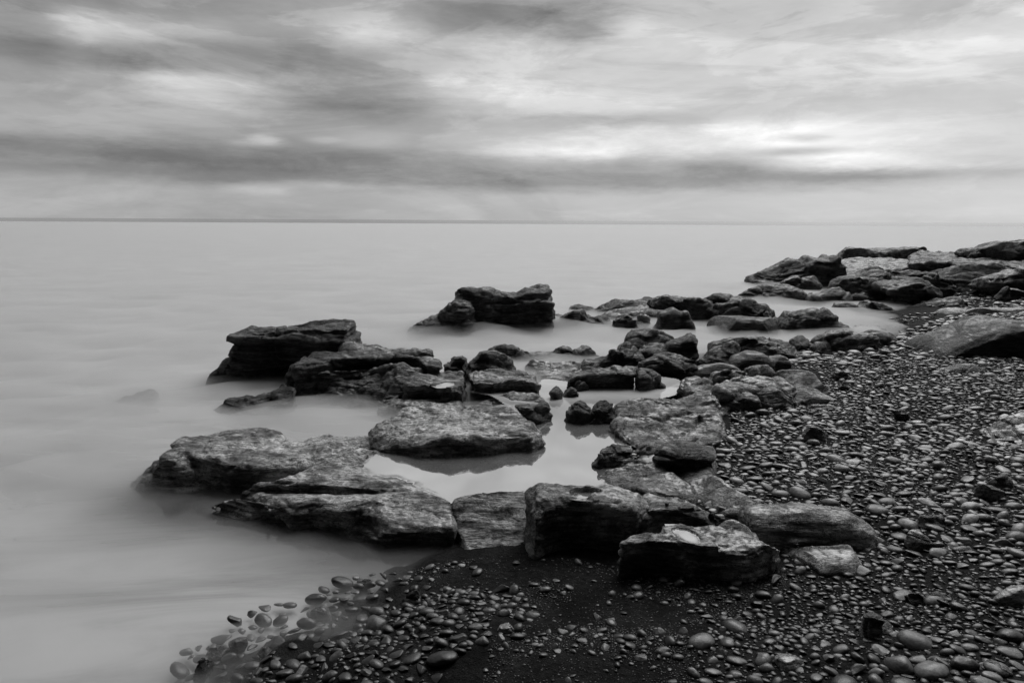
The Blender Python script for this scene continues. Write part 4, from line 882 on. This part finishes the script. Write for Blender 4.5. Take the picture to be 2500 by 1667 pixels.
Z_CREV = [(1690,1215),(1720,1240),(1770,1268),(1830,1248),(1760,1240),(1720,1210)]
Z_CREV2 = [(1520,1085),(1545,1080),(1610,1090),(1600,1128),(1545,1122)]
Z_CHAN = [(1335,995),(1330,975),(1390,980),(1380,1000),(1350,1010)]
GRAVEL = [(2050,1395),(2250,1370),(2420,1400),(2500,1420),(2500,1560),(2200,1540),(2000,1700),(1600,1700),(1720,1520),(1880,1440)]

def zone_of(px, py):
    z = np.zeros(px.shape, int)
    for i, poly in enumerate([Z_SAND, Z_LEFT, Z_MIST, Z_MIST2, Z_CREV, Z_CREV2, Z_CHAN, Z_BEACH], 1):
        z = np.where((z == 0) & in_poly(px, py, poly), i, z)
    return z

cell = {}
peb = []
def try_add(x, y, r, zc, over):
    key = (int(x/.09), int(y/.09)) if y < 12 else (int(x/.3)+9999, int(y/.3))
    s = .09 if y < 12 else .3
    rng_ = max(1, int(math.ceil((r+ (.09 if y < 12 else .25))/s)))
    kx, ky = key
    for a in range(kx-rng_, kx+rng_+1):
        for b in range(ky-rng_, ky+rng_+1):
            for (X, Y, Rr) in cell.get((a, b), ()):
                if (X-x)**2+(Y-y)**2 < ((r+Rr)*over)**2: return False
    cell.setdefault(key, []).append((x, y, r))
    peb.append((x, y, r, zc)); return True

# stages: size range (half length, m), how many to try, zones with acceptance
def stage(n, ymin, ymax, rlo, rhi, acc, over, power=1.0):
    yy = np.exp(rng.uniform(math.log(ymin*(.85 if ymin < 3 else 1)), math.log(ymax), int(n*4.3)))
    w = (yy/ymax)**power; keep = rng.random(len(yy)) < w; yy = yy[keep]
    xx = yy*rng.uniform(-.72, 1.45, len(yy))
    zt = terrain(xx, yy, False)
    px, py = to_px(np.stack([xx, yy, zt], -1))
    zo = zone_of(px, py); gr = in_poly(px, py, GRAVEL)
    rr = np.exp(rng.uniform(math.log(rlo), math.log(rhi), len(yy)))
    clump = fbm(np.stack([xx*1.7, yy*2.4, np.zeros_like(xx)+5], -1), 3)
    order = np.argsort(-rr)
    for i in order:
        a = acc.get(int(zo[i]), 0)
        if gr[i]: a *= acc.get('g', 1)
        if zo[i] == 1: a *= float(np.clip(clump[i]*3.0+.62, .10, 1))
        if a <= 0 or rng.random() > a: continue
        try_add(float(xx[i]), float(yy[i]), float(rr[i]), int(zo[i]), over)
BE = 8
stage(9000, 2.2, 9, .040, .072, {BE: .32, 2: .05, 3: .08, 4: .2, 5: 1, 'g': .12},   .80, 1.0)
stage(26000, 2.2, 9, .024, .040, {BE: .8, 2: .9, 3: .6, 4: .5, 5: 1, 6: 1, 7: .6, 1: .10, 'g': .2}, .70, 1.0)
stage(42000, 2.2, 8, .013, .024, {BE: .8, 2: .9, 1: .16, 5: 1, 6: 1, 7: .5, 'g': .8}, .68, .8)
stage(34000, 2.0, 5.2, .006, .012, {BE: .9, 2: .5, 1: .30, 'g': 1}, .72, .5)
stage(60000, 2.3, 4.6, .003, .007, {1: .8, 'g': .8}, .7, .3)
stage(22000, 9, 30, .035, .10, {BE: .95, 4: .4}, .62, .9)
stage(16000, 7.5, 14, .018, .034, {BE: .95, 4: .4}, .62, .9)
print('pebbles', len(peb))

# the 280 that show largest become things of their own
pa = np.array(peb); PX, PY = to_px(np.stack([pa[:, 0], pa[:, 1], terrain(pa[:, 0], pa[:, 1], False)], -1))
size_px = pa[:, 2]*2/pa[:, 1]*F
inview = (PX > 20) & (PX < 2480) & (PY > 600) & (PY < 1655)
rank = np.argsort(-np.where(inview, size_px, 0)); NIND = 285
single = set(rank[:NIND].tolist())
zt = terrain(pa[:, 0], pa[:, 1]); sh_ = np.isin(pa[:, 3], (3, 4)); zt[sh_] = np.maximum(zt[sh_], .012)
# terrain mesh is coarser than the function between rows, so sit them slightly in
n = len(peb); rk = rng.integers(0, NSH, n); yaw = rng.normal(0.0, .7, n); tl = rng.normal(0, .20, (n, 2)); tn = np.exp(rng.normal(math.log(.16), .6, n)).clip(.03, .34)
bright = rng.random(n) < .09; tn[bright] = rng.uniform(.28, .55, bright.sum())
wetz = np.isin(pa[:, 3], (2, 3)); tn[wetz] *= .42; tn[pa[:, 3] == 1] *= .6; gz_ = in_poly(PX, PY, GRAVEL); tn[gz_] *= .6; tn *= np.clip(.42+.6*(pa[:, 1]-2.7)/2.0, .42, 1.1)  # last factor paints light falloff into the tones of pebbles near the camera
lift = rng.uniform(.05, .55, n)
TONE_MESH = {}
Vall, Fall, Tall, vo = [], [], [], 0
def rotm(yw, t):
    cy, sy = math.cos(yw), math.sin(yw); Rz = np.array([[cy, -sy, 0], [sy, cy, 0], [0, 0, 1]])
    a, b = t; ca, sa = math.cos(a), math.sin(a); cb, sb = math.cos(b), math.sin(b)
    return Rz@np.array([[1, 0, 0], [0, ca, -sa], [0, sa, ca]])@np.array([[cb, 0, sb], [0, 1, 0], [-sb, 0, cb]])
ORD = ['nearest', 'second nearest', 'third nearest', 'fourth nearest', 'fifth nearest', 'sixth nearest', 'seventh nearest', 'eighth nearest', 'ninth nearest', 'tenth nearest', 'eleventh nearest', 'twelfth nearest', 'thirteenth nearest', 'fourteenth nearest']
LM = [(2225,1318,'the round grey boulder of the lower shingle'), (2270,1270,'the smooth oval boulder in the right shingle'), (2345,1345,'the pale pointed boulder'), (2242,1460,'the large pale oval boulder'),
      (2303,1465,'the dark oval boulder on the gravel'), (2470,1455,'the pitted pale boulder'), (1932,1625,'the large smooth round boulder'), (2430,1640,'the corner boulder'), (2305,1617,'the grey wedge boulder'),
      (2130,1525,'the upright ragged stone'), (1232,1540,'the long oval stone on dark sand'), (1000,1462,'the black egg shaped stone'), (1165,1535,'the pair of grey oval stones'), (1130,1588,'the knobbly grey stone'),
      (905,1648,'the pale angular slab stone'), (520,1588,'the saddle shaped stone'), (490,1630,'the leftmost square stone'), (580,1572,'the long dark stone in the shallows'), (786,1493,'the half drowned oval stone'),
      (688,1595,'the shiny oval stone'), (643,1590,'the black pyramid stone'), (1985,1060,'the dark faceted boulder left in the shingle'), (2010,993,'the thin pale flat stone'), (2055,912,'the dark rounded boulder of the upper shingle'),
      (2060,945,'the small domed stone'), (2205,1013,'the dark square stone'), (2440,1050,'the large mottled boulder'), (2415,1198,'the faceted boulder near the right edge'), (2357,903,'the sunk flat slab'), (2350,840,'the huge smooth boulder'),
      (2010,1280,'the smooth humped rock'), (2050,1350,'the low smooth pale topped rock'), (1800,1215,'the sloping slab'), (1670,1095,'the dark rounded block'), (1700,1340,'the large front slab'), (1290,1588,'the small pale broken stone'), (1890,1430,'the curled leaf'), (1380,990,'the black mirrored rocks')]
sl = sorted(single); seen = {}
LAB = {}
for i in sl:
    dd = [math.hypot(PX[i]-a, (PY[i]-b)*1.6) for a, b, _ in LM]; k = int(np.argmin(dd)); t_ = float(tn[i])
    ang = 'angular' if int(rk[i]) % 2 == 0 else 'rounded'
    shd = 'black' if t_ < .05 else ('dark grey' if t_ < .10 else ('mid grey' if t_ < .2 else 'pale grey'))
    dx, dy = PX[i]-LM[k][0], (PY[i]-LM[k][1])*1.6
    rel = ('right of' if dx > 0 else 'left of') if abs(dx) > abs(dy) else ('in front of' if dy > 0 else 'behind')
    seen.setdefault((shd, ang, rel, k), []).append((dd[k], i))
for (shd, ang, rel, k), L_ in seen.items():
    L_.sort()
    for r_, (_, i) in enumerate(L_):
        LAB[i] = f'{shd} {ang} pebble {rel} {LM[k][2]}'.replace('the large mottled boulder','the mottled boulder').replace('faceted boulder left in the shingle','faceted boulder') + (f', {ORD[min(r_, 13)]}' if len(L_) > 1 else '')
protos = {}
for i in range(n):
    x, y, r, zc = peb[i]
    M3 = rotm(yaw[i], tl[i])
    if i in single:
        k = int(rk[i])
        if k not in protos:
            V, Fc = SH[3][k]; me = mesh_np('pebble', V, Fc)
            at = me.attributes.new('tone', 'FLOAT', 'POINT'); at.data.foreach_set('value', np.ones(len(V), np.float32)); me.materials.append(M_PEB)
            o = bpy.data.objects.new('pebble', me); protos[k] = o
        else: o = protos[k].copy()
        COL.objects.link(o)
        hgt = SH[3][k][0][:, 2].max()*r
        m4 = Matrix([list(M3[0]), list(M3[1]), list(M3[2])]).to_4x4()
        o.matrix_world = Matrix.Translation((x, y, float(zt[i])+hgt*(.1+.5*lift[i]))) @ m4 @ Matrix.Scale(r, 4)
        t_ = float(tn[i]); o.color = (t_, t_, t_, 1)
        o['label'] = LAB[i]
        o['category'] = 'pebble'; o['group'] = 'largest pebbles of the beach'
    else:
        spx = size_px[i]
        V, Fc = SH[2 if spx > 16 else 1][int(rk[i])]
        hgt = V[:, 2].max()*r
        P = (V*r)@M3.T+np.array([x, y, zt[i]+hgt*(.15+.7*lift[i])])
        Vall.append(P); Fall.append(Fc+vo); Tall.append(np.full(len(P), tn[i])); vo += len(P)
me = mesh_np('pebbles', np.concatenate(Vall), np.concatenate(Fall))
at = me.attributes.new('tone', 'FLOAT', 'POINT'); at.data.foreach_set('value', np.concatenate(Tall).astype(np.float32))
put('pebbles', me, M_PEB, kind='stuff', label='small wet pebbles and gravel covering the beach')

# ------------------------------------------------------------------ washed up leaf and straw on the sand
def leaf():
    base = on_z(1885, 1436, .14); tip = on_z(1904, 1418, .14)
    m, t = mat('dry_leaf'); p = t.n('ShaderNodeBsdfPrincipled'); p.inputs['Base Color'].default_value = (.16, .16, .16, 1); p.inputs['Roughness'].default_value = .6
    t.link(p.outputs[0], t.n('ShaderNodeOutputMaterial').inputs[0])
    d = tip-base; d[2] = 0; L = np.linalg.norm(d); d /= L; s = np.array([-d[1], d[0], 0])
    V, Fc = [], []
    N = 10
    for i in range(N+1):
        f = i/N; w = .016*math.sin(math.pi*f)**.7+.0005
        for q in (-1, -.5, 0, .5, 1):
            p3 = base+d*L*f+s*w*q; V.append((p3[0], p3[1], .150+.018*abs(q)+.02*math.sin(f*3)))
    for i in range(N):
        for j in range(4): a = i*5+j; Fc.append((a, a+1, a+6, a+5))
    me = mesh_np('leaf', V, Fc); o = put('leaf', me, m, 'pale curled leaf washed up on the dark sand', 'leaf')
    so = o.modifiers.new('thick', 'SOLIDIFY'); so.thickness = .0015
    a, b = on_z(1893, 1408, .17), on_z(1922, 1436, .145)
    cu = bpy.data.curves.new('straw', 'CURVE'); cu.dimensions = '3D'; cu.bevel_depth = .0022; sp = cu.splines.new('POLY'); sp.points.add(3)
    for k in range(4):
        q = a+(b-a)*k/3; sp.points[k].co = (q[0], q[1], q[2]+.004*math.sin(k), 1)
    dg = bpy.context.evaluated_depsgraph_get()
    tmp = bpy.data.objects.new('straw', cu); COL.objects.link(tmp); dg = bpy.context.evaluated_depsgraph_get()
    me = bpy.data.meshes.new_from_object(tmp.evaluated_get(dg)); bpy.data.objects.remove(tmp)
    put('straw', me, m, 'thin pale straw crossing beside the curled leaf', 'straw')
leaf()
bpy.context.view_layer.update()
